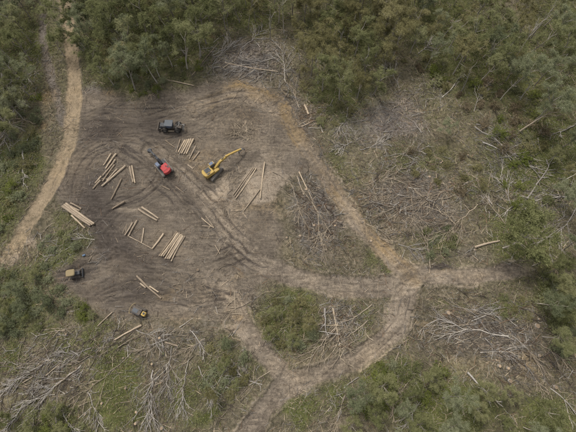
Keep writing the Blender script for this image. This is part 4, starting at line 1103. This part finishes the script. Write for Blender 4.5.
# ------------------------------------------------------------------ loose branches one can pick out
def branch_proto(seed, L, r, mat):
    rng = random.Random(seed); T = Tubes()
    pts = curve(Vector((-L / 2, 0, 0)), Vector((1, 0, .03)), L, 7, .14, rng)
    for p in pts: p.z *= .35
    T.add(pts, [r * (1 - .09 * j) for j in range(8)], 5)
    for q in range(3):
        j = rng.randint(2, 6); d = rdir(pts[j] - pts[j - 1], .7, rng); d.z = abs(d.z) * .3
        T.add(curve(pts[j], d, L * rng.uniform(.18, .35), 3, .2, rng), [r * .5, r * .4, r * .3, r * .15], 4)
    return T.mesh('broken_branch', M[mat])
BR = [branch_proto(300 + i, 2.2 + .45 * i, .075 + .008 * (i % 3), 'deadtan' if i % 2 else 'deadgrey') for i in range(6)]
for where, n, u, v, ru, rv, ang, sp in [
        ('in the centre slash heap', 16, 316, 210, 14, 34, -58, 30), ('in the wide slash right of the ochre track', 24, 410, 200, 42, 34, 12, 40), ('in the slash inside the loop', 12, 342, 324, 18, 20, 45, 40),
        ('in the slash below the right track', 22, 490, 332, 50, 26, -20, 30), ('in the grey slash behind the landing', 14, 250, 62, 34, 16, 20, 40), ('at the bend of the ochre track', 10, 312, 116, 12, 14, -45, 50),
        ('in the lower left slash', 20, 60, 370, 46, 36, 35, 30), ('in the slash at the foot of the landing', 16, 165, 352, 34, 26, 70, 50), ('among the silver trunks at right', 16, 515, 170, 40, 36, -10, 50),
        ('beside the short pale track', 8, 236, 318, 18, 18, 20, 50), ('on the slope left of the road', 8, 18, 120, 14, 40, 70, 40), ('on the slope below the loop', 10, 400, 388, 50, 16, 60, 40), ('in the mulched clearing', 12, 385, 122, 40, 18, 40, 50)]:
    spots = sorted((random.gauss(u, ru * .6), random.gauss(v, rv * .6)) for _ in range(n))
    for i, (a_, b_) in enumerate(spots):
        p = at(a_, b_)
        k = random.randrange(6)
        o = link('broken_branch', BR[k], None, p + Vector((0, 0, random.uniform(.06, .3))), rad(random.gauss(ang, sp)))
        o.rotation_euler.x = random.uniform(0, 6.28)
        s_ = random.uniform(.75, 1.35); o.scale = (s_, s_, s_)
        tag(o, f'{"tan" if k % 2 else "grey"} broken branch {where}, {nth(i)} from left', 'branch', f'broken branches {where}')

# ------------------------------------------------------------------ machines
M['yellow'] = simple('yellow_paint', (0.44, 0.30, 0.085), .6, 0, .6, 1.6)
M['red'] = simple('red_paint', (0.40, 0.055, 0.055), .6, 0, .3, 1.6)
M['darkpaint'] = simple('dark_grey_paint', (0.055, 0.060, 0.066), .6, 0, .5, 1.6)
M['greypaint'] = simple('grey_paint', (0.092, 0.102, 0.112), .6, 0, .4, 1.6)
M['tanpaint'] = simple('tan_canopy_paint', (0.25, 0.195, 0.105), .75, 0, .5, 3)
M['steel'] = simple('worn_steel', (0.20, 0.19, 0.175), .5, .4, .4, 3)
M['muddy'] = simple('muddy_steel', (0.105, 0.09, 0.075), .85, 0, .7, 3)
M['rubber'] = simple('black_rubber', (0.028, 0.027, 0.026), .85, 0, .5, 2)
M['trackshoe'] = simple('dusty_track_shoes', (0.20, 0.18, 0.155), .8, 0, .5, 3)
M['chrome'] = simple('ram_rod', (0.5, 0.5, 0.5), .25, .9, .1, 3)
M['blue'] = simple('blue_plastic', (0.13, 0.19, 0.28), .5, 0, .15, 2)
M['white'] = simple('white_paint', (0.42, 0.40, 0.37), .6, 0, .5, 2)
def glass_mat():
    m, n, l, b = new_mat('tinted_glass')
    tc = n.new('ShaderNodeTexCoord')
    t = noise(n, 2.5, 4, .6, tc.outputs['Object'], l)
    l.new(ramp(n, l, t.outputs['Fac'], [(.4, (0.06, 0.08, 0.13)), (.7, (0.12, 0.145, 0.20))]).outputs[0], b.inputs['Base Color'])
    b.inputs['Roughness'].default_value = .5; b.inputs['Specular IOR Level'].default_value = .25
    return m
M['glass'] = glass_mat()

class Shape:
    def __init__(s): s.bm = bmesh.new()
    def box(s, c, d, bev=.05, rot=None):
        g = bmesh.ops.create_cube(s.bm, size=1)['verts']
        for v in g: v.co = Vector((v.co.x * d[0], v.co.y * d[1], v.co.z * d[2]))
        if bev:
            es = list({e for v in g for e in v.link_edges})
            g = list({v for f in bmesh.ops.bevel(s.bm, geom=es, offset=min(bev, min(d) * .4), segments=2, affect='EDGES', profile=.6)['faces'] for v in f.verts} | {v for v in g if v.is_valid})
        mt = Matrix.Translation(c) @ (rot.to_4x4() if rot else Matrix.Identity(4))
        bmesh.ops.transform(s.bm, matrix=mt, verts=g); return s
    def prism(s, pts, y0, y1, bev=.03):
        a = [s.bm.verts.new((x, y0, z)) for x, z in pts]; b = [s.bm.verts.new((x, y1, z)) for x, z in pts]
        n = len(pts)
        fs = [s.bm.faces.new(a), s.bm.faces.new(b[::-1])] + [s.bm.faces.new((a[i], b[i], b[(i + 1) % n], a[(i + 1) % n])) for i in range(n)]
        bmesh.ops.recalc_face_normals(s.bm, faces=fs)
        if bev: bmesh.ops.bevel(s.bm, geom=list({e for f in fs for e in f.edges}), offset=bev, segments=1, affect='EDGES')
        return s
    def rod(s, p, q, r, seg=12, r2=None):
        p, q = Vector(p), Vector(q)
        g = bmesh.ops.create_cone(s.bm, cap_ends=True, segments=seg, radius1=r, radius2=r if r2 is None else r2, depth=(q - p).length)['verts']
        bmesh.ops.transform(s.bm, matrix=Matrix.Translation((p + q) / 2) @ (q - p).to_track_quat('Z', 'Y').to_matrix().to_4x4(), verts=g); return s
    def done(s, name, mat, parent, rz=0):
        me = bpy.data.meshes.new(name); s.bm.to_mesh(me); s.bm.free(); me.materials.append(M[mat])
        return link(name, me, parent, None, rz)

def crawler(root, y, L, w, h, rz=0, mat='muddy', x0=0.0):
    """one track: belt with grouser bars, sprocket, idler and rollers as sub-parts"""
    R_ = h / 2; xs = L / 2 - R_
    S = Shape()
    prof = [(x0 + xs + R_ * math.cos(t), R_ + R_ * math.sin(t)) for t in np.linspace(-math.pi / 2, math.pi / 2, 9)] + [(x0 - xs + R_ * math.cos(t), R_ + R_ * math.sin(t)) for t in np.linspace(math.pi / 2, 3 * math.pi / 2, 9)]
    S.prism(prof, y - w / 2, y + w / 2, .02)
    for x in np.arange(-xs, xs + .01, .22):
        for z in (0.0, h): S.box((x0 + x, y, z), (.07, w * 1.0, .07), 0)
    for sg in (-1, 1):
        for t in np.linspace(-1.2, 1.2, 6):
            S.box((x0 + sg * (xs + R_ * math.cos(t)), y, R_ + R_ * math.sin(t)), (.08, w, .08), 0)
    tr = S.done('track', mat, root, rz)
    for x, nm in ((xs, 'idler'), (-xs, 'sprocket')):
        Shape().rod((x0 + x, y - w / 2 - .04, R_), (x0 + x, y + w / 2 + .04, R_), R_ * .72, 16).done(nm, 'steel', tr)
    for x in np.linspace(-xs * .6, xs * .6, 4):
        Shape().rod((x0 + x, y - w / 2 - .03, R_ * .5), (x0 + x, y + w / 2 + .03, R_ * .5), R_ * .32, 10).done('roller', 'steel', tr)
    return tr

def arm(S, p, q, w0, w1, y0, y1, hump=0.0):
    p, q = Vector((p[0], 0, p[1])), Vector((q[0], 0, q[1])); d = (q - p).normalized(); nn = Vector((-d.z, 0, d.x))
    m = (p + q) / 2 + nn * hump
    pts = [p - nn * w0 / 2, m - nn * max(w0, w1) * .55, q - nn * w1 / 2, q + nn * w1 / 2, m + nn * max(w0, w1) * .62, p + nn * w0 / 2]
    S.prism([(a.x, a.z) for a in pts], y0, y1)

def digger(name, pos, head, track_rz, paint, elbow, tip, label, reach='grapple', hood='yellow', cabmat=None, sc=1.0, arm_mat=None):
    o = link(name, None, None, pos, head); o.scale = (sc,) * 3
    tag(o, label, 'excavator')
    for y in (-1.42, 1.42): crawler(o, y, 4.7, .66, .95, track_rz, 'trackshoe')
    Shape().box((0, 0, .62), (2.3, 1.9, .5), .08).rod((0, 0, .8), (0, 0, 1.16), .75, 20).done('undercarriage', 'muddy', o, track_rz)
    Shape().box((-.55, 0, 1.32), (3.8, 2.45, .34), .06).done('deck', arm_mat or paint, o)
    house = Shape().box((-1.1, -.1, 1.95), (2.2, 2.2, .95), .12).done('house', paint, o)
    Shape().box((.85, -.95, 1.78), (1.5, .8, .62), .1).done('fuel_tank', arm_mat or paint, o)
    Shape().box((-1.2, .2, 2.45), (1.5, 1.35, .09), .03).done('engine_cover', hood, house)
    Shape().box((-1.55, -.86, 2.46), (.75, .4, .07), .02).done('vent', 'darkpaint', house)
    Shape().rod((-1.0, -.55, 2.4), (-1.0, -.55, 2.95), .07).done('exhaust', 'steel', house)
    S = Shape()
    for a, b in (((.15, -1.32, 2.1), (.15, -1.32, 2.75)), ((1.5, -1.32, 2.1), (1.5, -1.32, 2.6)), ((.15, -1.32, 2.75), (1.5, -1.32, 2.6)), ((-2.1, 1.1, 2.4), (-2.1, 1.1, 2.8)), ((-2.1, -1.1, 2.4), (-2.1, -1.1, 2.8)), ((-2.1, -1.1, 2.8), (-2.1, 1.1, 2.8))):
        S.rod(a, b, .025, 6)
    S.done('handrail', 'steel', house)
    n = 9
    cw = [(-2.1 - .75 * math.cos(t) * 1.0, 1.22 * math.sin(t)) for t in np.linspace(-math.pi / 2, math.pi / 2, n)]
    S = Shape()
    a = [S.bm.verts.new((x, y, 1.2)) for x, y in cw]; b = [S.bm.verts.new((x, y, 2.4)) for x, y in cw]
    fs = [S.bm.faces.new(a), S.bm.faces.new(b[::-1])] + [S.bm.faces.new((a[i], b[i], b[(i + 1) % n], a[(i + 1) % n])) for i in range(n)]
    bmesh.ops.recalc_face_normals(S.bm, faces=fs); bmesh.ops.bevel(S.bm, geom=list(S.bm.edges), offset=.08, segments=2, affect='EDGES')
    S.done('counterweight', paint, o)
    cab = Shape().prism([(-.15, 1.5), (1.35, 1.5), (1.6, 2.0), (1.35, 3.05), (-.15, 3.05)], .42, 1.38, .06).done('cab', cabmat or paint, o)
    Shape().box((.6, .9, 3.10), (1.15, .8, .05), .02).done('roof_hatch', 'glass', cab)
    Shape().prism([(1.45, 1.62), (1.64, 2.02), (1.41, 2.95), (1.37, 2.95), (1.58, 2.02), (1.41, 1.62)], .52, 1.28, 0).done('windscreen', 'glass', cab)
    for y in (.405, 1.395): Shape().box((.62, y, 2.45), (1.2, .03, .85), .01).done('side_window', 'glass', cab)
    Shape().box((-.165, .9, 2.5), (.03, .75, .7), .01).done('rear_window', 'glass', cab)
    foot = (.75, 1.75)
    S = Shape(); arm(S, foot, elbow, .6, .46, -.5, .08, .55); boom = S.done('boom', arm_mat or paint, o)
    mid = ((foot[0] + elbow[0]) / 2, (foot[1] + elbow[1]) / 2)
    for y in (-.56, .16):
        c0, c1 = Vector((1.35, y, 1.5)), Vector((mid[0], y, mid[1] + .35))
        Shape().rod(c0, c0.lerp(c1, .6), .1).done('ram', 'darkpaint', boom); Shape().rod(c0.lerp(c1, .6), c1, .055).done('ram_rod', 'chrome', boom)
    d = Vector((tip[0] - elbow[0], 0, tip[1] - elbow[1])).normalized()
    back = (elbow[0] - d.x * .8, elbow[1] - d.z * .8)
    S = Shape(); arm(S, back, tip, .42, .34, -.42, .0, .05); stick = S.done('stick', arm_mat or paint, o)
    c0, c1 = Vector((mid[0] + .3, -.2, mid[1] + 1.05)), Vector((back[0], -.2, back[1] + .25))
    Shape().rod(c0, c0.lerp(c1, .65), .09).done('ram', 'darkpaint', stick); Shape().rod(c0.lerp(c1, .65), c1, .05).done('ram_rod', 'chrome', stick)
    tx, tz = tip
    if reach == 'grapple':
        g = Shape().rod((tx, -.2, tz), (tx, -.2, tz - .35), .16).box((tx + .05, -.2, tz - .45), (.55, .45, .3), .05).done('grapple', 'steel', o)
        for sg in (-1, 1):
            for y in (-.42, -.2, .02):
                S = Shape(); pts = [(tx + .05 + sg * (.2 + .75 * math.sin(t)), tz - .5 - .72 * (1 - math.cos(t)) - .1 * t) for t in np.linspace(0, 2.0, 6)]
                for (ax_, az_), (bx_, bz_) in zip(pts, pts[1:]): S.rod((ax_, y, az_), (bx_, y, bz_), .09, 6)
                S.done('tine', 'steel', g)
    else:
        g = Shape().box((tx + .15, -.2, tz - .25), (1.0, .85, .55), .08).box((tx + .5, -.2, tz - .75), (.5, 1.0, .9), .08).done('felling_head', 'darkpaint', o)
        for sg in (-1, 1):
            S = Shape(); pts = [(tx + .75 + .5 * math.sin(t), -.2 + sg * (.6 - .5 * (1 - math.cos(t)))) for t in np.linspace(0, 1.8, 5)]
            for (ax_, ay_), (bx_, by_) in zip(pts, pts[1:]): S.rod((ax_, ay_, tz - .7), (bx_, by_, tz - .7), .09, 6)
            S.done('grab_arm', 'steel', g)
            Shape().rod((tx + .5, -.2 + sg * .5, tz - 1.1), (tx + .5, -.2 + sg * .5, tz - .4), .16, 10).done('feed_roller', 'rubber', g)
    return o

def heading(a, b):
    p, q = at(*a), at(*b); return math.atan2(q.y - p.y, q.x - p.x)
hd = heading((209, 172.5), (240, 150.5))
digger('excavator', at(213.3, 172.2) + Vector((0, 0, .05)), hd, rad(16), 'yellow', (5.3, 3.7), (9.5, 2.3), 'yellow tracked excavator with outstretched boom and log grapple', 'grapple', 'darkpaint')
digger('tracked_harvester', at(164.6, 168.6) + Vector((0, 0, .05)), heading((168, 172), (149, 151)), rad(-4), 'red', (3.7, 3.3), (6.0, 2.2), 'red tracked harvester with dark boom and felling head', 'head', 'red', 'greypaint', .95, 'darkpaint')

def wheel(root, x, y, r, w):
    S = Shape().rod((x, y - w / 2, r), (x, y + w / 2, r), r * .97, 24)
    for k in range(18):
        t = 2 * math.pi * k / 18
        for sg in (-1, 1):
            S.box((x + r * math.cos(t + .08 * sg), y + sg * w * .24, r + r * math.sin(t + .08 * sg)), (.1, w * .5, .12), 0, Matrix.Rotation(-t, 3, 'Y'))
    wh = Shape().rod((x, y - w / 2 - .02, r), (x, y + w / 2 + .02, r), r * .52, 16).done('wheel', 'steel', root)
    S.done('tyre', 'rubber', wh)

def skidder(pos, head):
    o = link('log_skidder', None, None, pos, head)
    tag(o, 'dark wheeled log skidder with grey roof and rear grapple above the log pile', 'skidder')
    for x in (-1.75, 1.75):
        for y in (-1.1, 1.1): wheel(o, x, y, .78, .62)
    fr = Shape().prism([(.3, .7), (3.0, .7), (3.1, 1.1), (3.0, 1.75), (.3, 1.95)], -.7, .7, .06).done('front_frame', 'darkpaint', o)
    Shape().box((2.2, 0, 1.85), (1.3, 1.15, .18), .05).done('hood', 'darkpaint', fr)
    Shape().rod((1.5, .45, 1.8), (1.5, .45, 2.7), .07).done('exhaust', 'steel', fr)
    cab = Shape().box((.35, 0, 1.95), (1.7, 1.55, 1.5), .08).done('cab', 'darkpaint', o)
    Shape().box((.35, 0, 2.78), (2.2, 1.95, .14), .05).done('roof', 'greypaint', cab)
    for y in (-.79, .79): Shape().box((.4, y, 2.15), (1.2, .03, .75), .01).done('side_window', 'glass', cab)
    Shape().box((1.215, 0, 2.2), (.03, 1.2, .7), .01).done('windscreen', 'glass', cab)
    Shape().box((-.515, 0, 2.2), (.03, 1.2, .7), .01).done('rear_window', 'glass', cab)
    Shape().box((-1.7, 0, .95), (2.4, .95, .55), .06).box((-.6, 0, .85), (.5, .5, .7), .04).done('rear_frame', 'muddy', o)
    bl = Shape().prism([(3.55, .25), (3.8, .3), (3.65, .75), (3.8, 1.2), (3.6, 1.2), (3.45, .75)], -1.25, 1.25, .03).done('blade', 'muddy', o)
    for y in (-.6, .6): Shape().rod((2.6, y, .7), (3.5, y, .7), .1).done('push_arm', 'steel', bl)
    S = Shape()
    for y in (-.62, .62): S.rod((-1.3, y, 1.2), (-2.5, y, 2.6), .11, 8)
    S.rod((-2.5, -.75, 2.6), (-2.5, .75, 2.6), .12, 8).rod((-1.3, -.62, 1.25), (-1.3, .62, 1.25), .1, 8)
    ar = S.done('arch', 'steel', o)
    Shape().rod((-1.2, 0, 1.5), (-2.3, 0, 2.5), .09).done('ram', 'chrome', ar)
    S = Shape()
    S.rod((-2.5, 0, 2.6), (-3.5, 0, 2.25), .12, 8)
    g = S.rod((-3.5, 0, 2.3), (-3.5, 0, 1.6), .16).box((-3.5, 0, 1.5), (.4, .8, .3), .05).done('grapple', 'steel', o)
    for sg in (-1, 1):
        for x in (-3.65, -3.35):
            S = Shape(); pts = [(sg * (.3 + .75 * math.sin(t)), 1.5 - .75 * (1 - math.cos(t))) for t in np.linspace(0, 2.1, 6)]
            for (ay, az), (by, bz) in zip(pts, pts[1:]): S.rod((x, ay, az), (x, by, bz), .085, 6)
            S.done('tine', 'steel', g)
skidder(at(172.5, 128.5), heading((185, 128), (160, 126.8)))

def canopy_crawler(pos, head):
    o = link('small_bulldozer', None, None, pos, head)
    tag(o, 'small dark crawler with tan canopy roof on the muddy rut at left', 'bulldozer')
    for y in (-.72, .72): crawler(o, y, 2.5, .4, .7)
    Shape().box((0, 0, .6), (2.1, 1.0, .5), .06).done('chassis', 'muddy', o)
    hd_ = Shape().prism([(.25, .8), (1.45, .8), (1.5, 1.2), (1.4, 1.4), (.25, 1.5)], -.45, .45, .05).done('hood', 'darkpaint', o)
    Shape().rod((.9, .2, 1.3), (.9, .2, 1.95), .05).done('exhaust', 'steel', hd_)
    Shape().box((-.5, 0, 1.15), (.6, .6, .2), .06).box((-.78, 0, 1.45), (.15, .6, .55), .05).done('seat', 'rubber', o)
    n = 12
    S = Shape(); pts = [(-.3 + 1.08 * (abs(math.cos(t)) ** .45) * (1 if math.cos(t) > 0 else -1), .86 * (abs(math.sin(t)) ** .45) * (1 if math.sin(t) > 0 else -1)) for t in np.linspace(0, 2 * math.pi, 20, endpoint=False)]
    a = [S.bm.verts.new((x, y, 2.3)) for x, y in pts]; b = [S.bm.verts.new((-.3 + (x + .3) * .86, y * .84, 2.46)) for x, y in pts]
    fs = [S.bm.faces.new(a), S.bm.faces.new(b[::-1])] + [S.bm.faces.new((a[i], b[i], b[(i + 1) % 20], a[(i + 1) % 20])) for i in range(20)]
    bmesh.ops.recalc_face_normals(S.bm, faces=fs)
    cn = S.done('canopy', 'tanpaint', o)
    for x in (-1.1, .5):
        for y in (-.6, .6): Shape().rod((x, y, .8), (x, y, 2.32), .045, 8).done('post', 'darkpaint', cn)
    bl = Shape().prism([(1.75, .1), (1.9, .1), (1.85, .5), (1.95, .85), (1.8, .85), (1.7, .5)], -1.15, 1.15, .02).done('blade', 'darkpaint', o)
    for y in (-.98, .98): Shape().rod((0, y, .4), (1.78, y, .4), .07).done('push_arm', 'muddy', bl)
    Shape().box((-1.75, 0, .7), (.5, .4, .5), .08).rod((-1.5, 0, .7), (-1.2, 0, .7), .12).done('winch', 'white', o)
canopy_crawler(at(76.3, 274.3), heading((70, 274), (84, 271.5)))

def grey_crawler(pos, head):
    o = link('bulldozer', None, None, pos, head)
    tag(o, 'grey crawler with yellow rear end and curved rusty guard below the long log', 'bulldozer')
    for y in (-.85, .85): crawler(o, y, 2.9, .45, .8)
    Shape().box((0, 0, .7), (2.4, 1.25, .5), .06).done('chassis', 'muddy', o)
    bd = Shape().box((.25, 0, 1.3), (2.3, 1.5, .75), .12).done('body', 'muddy', o)
    Shape().box((.5, .1, 1.71), (1.3, .9, .06), .02).done('cover_panel', 'greypaint', bd)
    Shape().box((.3, .78, 1.72), (2.1, .1, .12), .02).done('side_rail', 'darkpaint', bd)
    Shape().rod((-.4, -.4, 1.6), (-.4, -.4, 2.2), .06).done('exhaust', 'steel', bd)
    rr = Shape().box((-1.55, 0, 1.15), (.95, 1.0, .8), .1).done('rear_housing', 'yellow', o)
    Shape().box((-1.6, -.1, 1.58), (.45, .5, .06), .02).done('filler_cover', 'darkpaint', rr)
    S = Shape(); pts = [(1.35 + .75 * math.cos(t), 1.35 * math.sin(t)) for t in np.linspace(-1.35, 1.35, 12)]
    for (ax_, ay_), (bx_, by_) in zip(pts, pts[1:]): S.rod((ax_, ay_, 1.25), (bx_, by_, 1.25), .1, 8)
    gd = S.done('front_guard', 'tanpaint', o)
    for t in (-.9, 0, .9): Shape().rod((1.35 + .75 * math.cos(t), 1.35 * math.sin(t), 1.25), (1.35 + .6 * math.cos(t), 1.2 * math.sin(t), .3), .06, 6).done('guard_bar', 'muddy', gd)
grey_crawler(at(140, 311.5), heading((148, 315), (132, 307)))

def drum(u, v, label):
    p = at(u, v)
    o = Shape().rod((-.42, 0, .29), (.42, 0, .29), .29, 20).done('plastic_drum', 'blue', None)
    o.location = p; o.rotation_euler = (0, 0, .4); o.scale = (.75, .75, .75)
    for x in (-.42, -.14, .14, .42): Shape().rod((x - .02, 0, .29), (x + .02, 0, .29), .305, 20).done('rib', 'blue', o)
    Shape().rod((.43, .14, .29), (.47, .14, .29), .05, 10).done('cap', 'white', o)
    tag(o, label, 'drum')
drum(84.4, 255.4, 'small blue plastic drum lying in the scrub above the tan-roofed crawler')
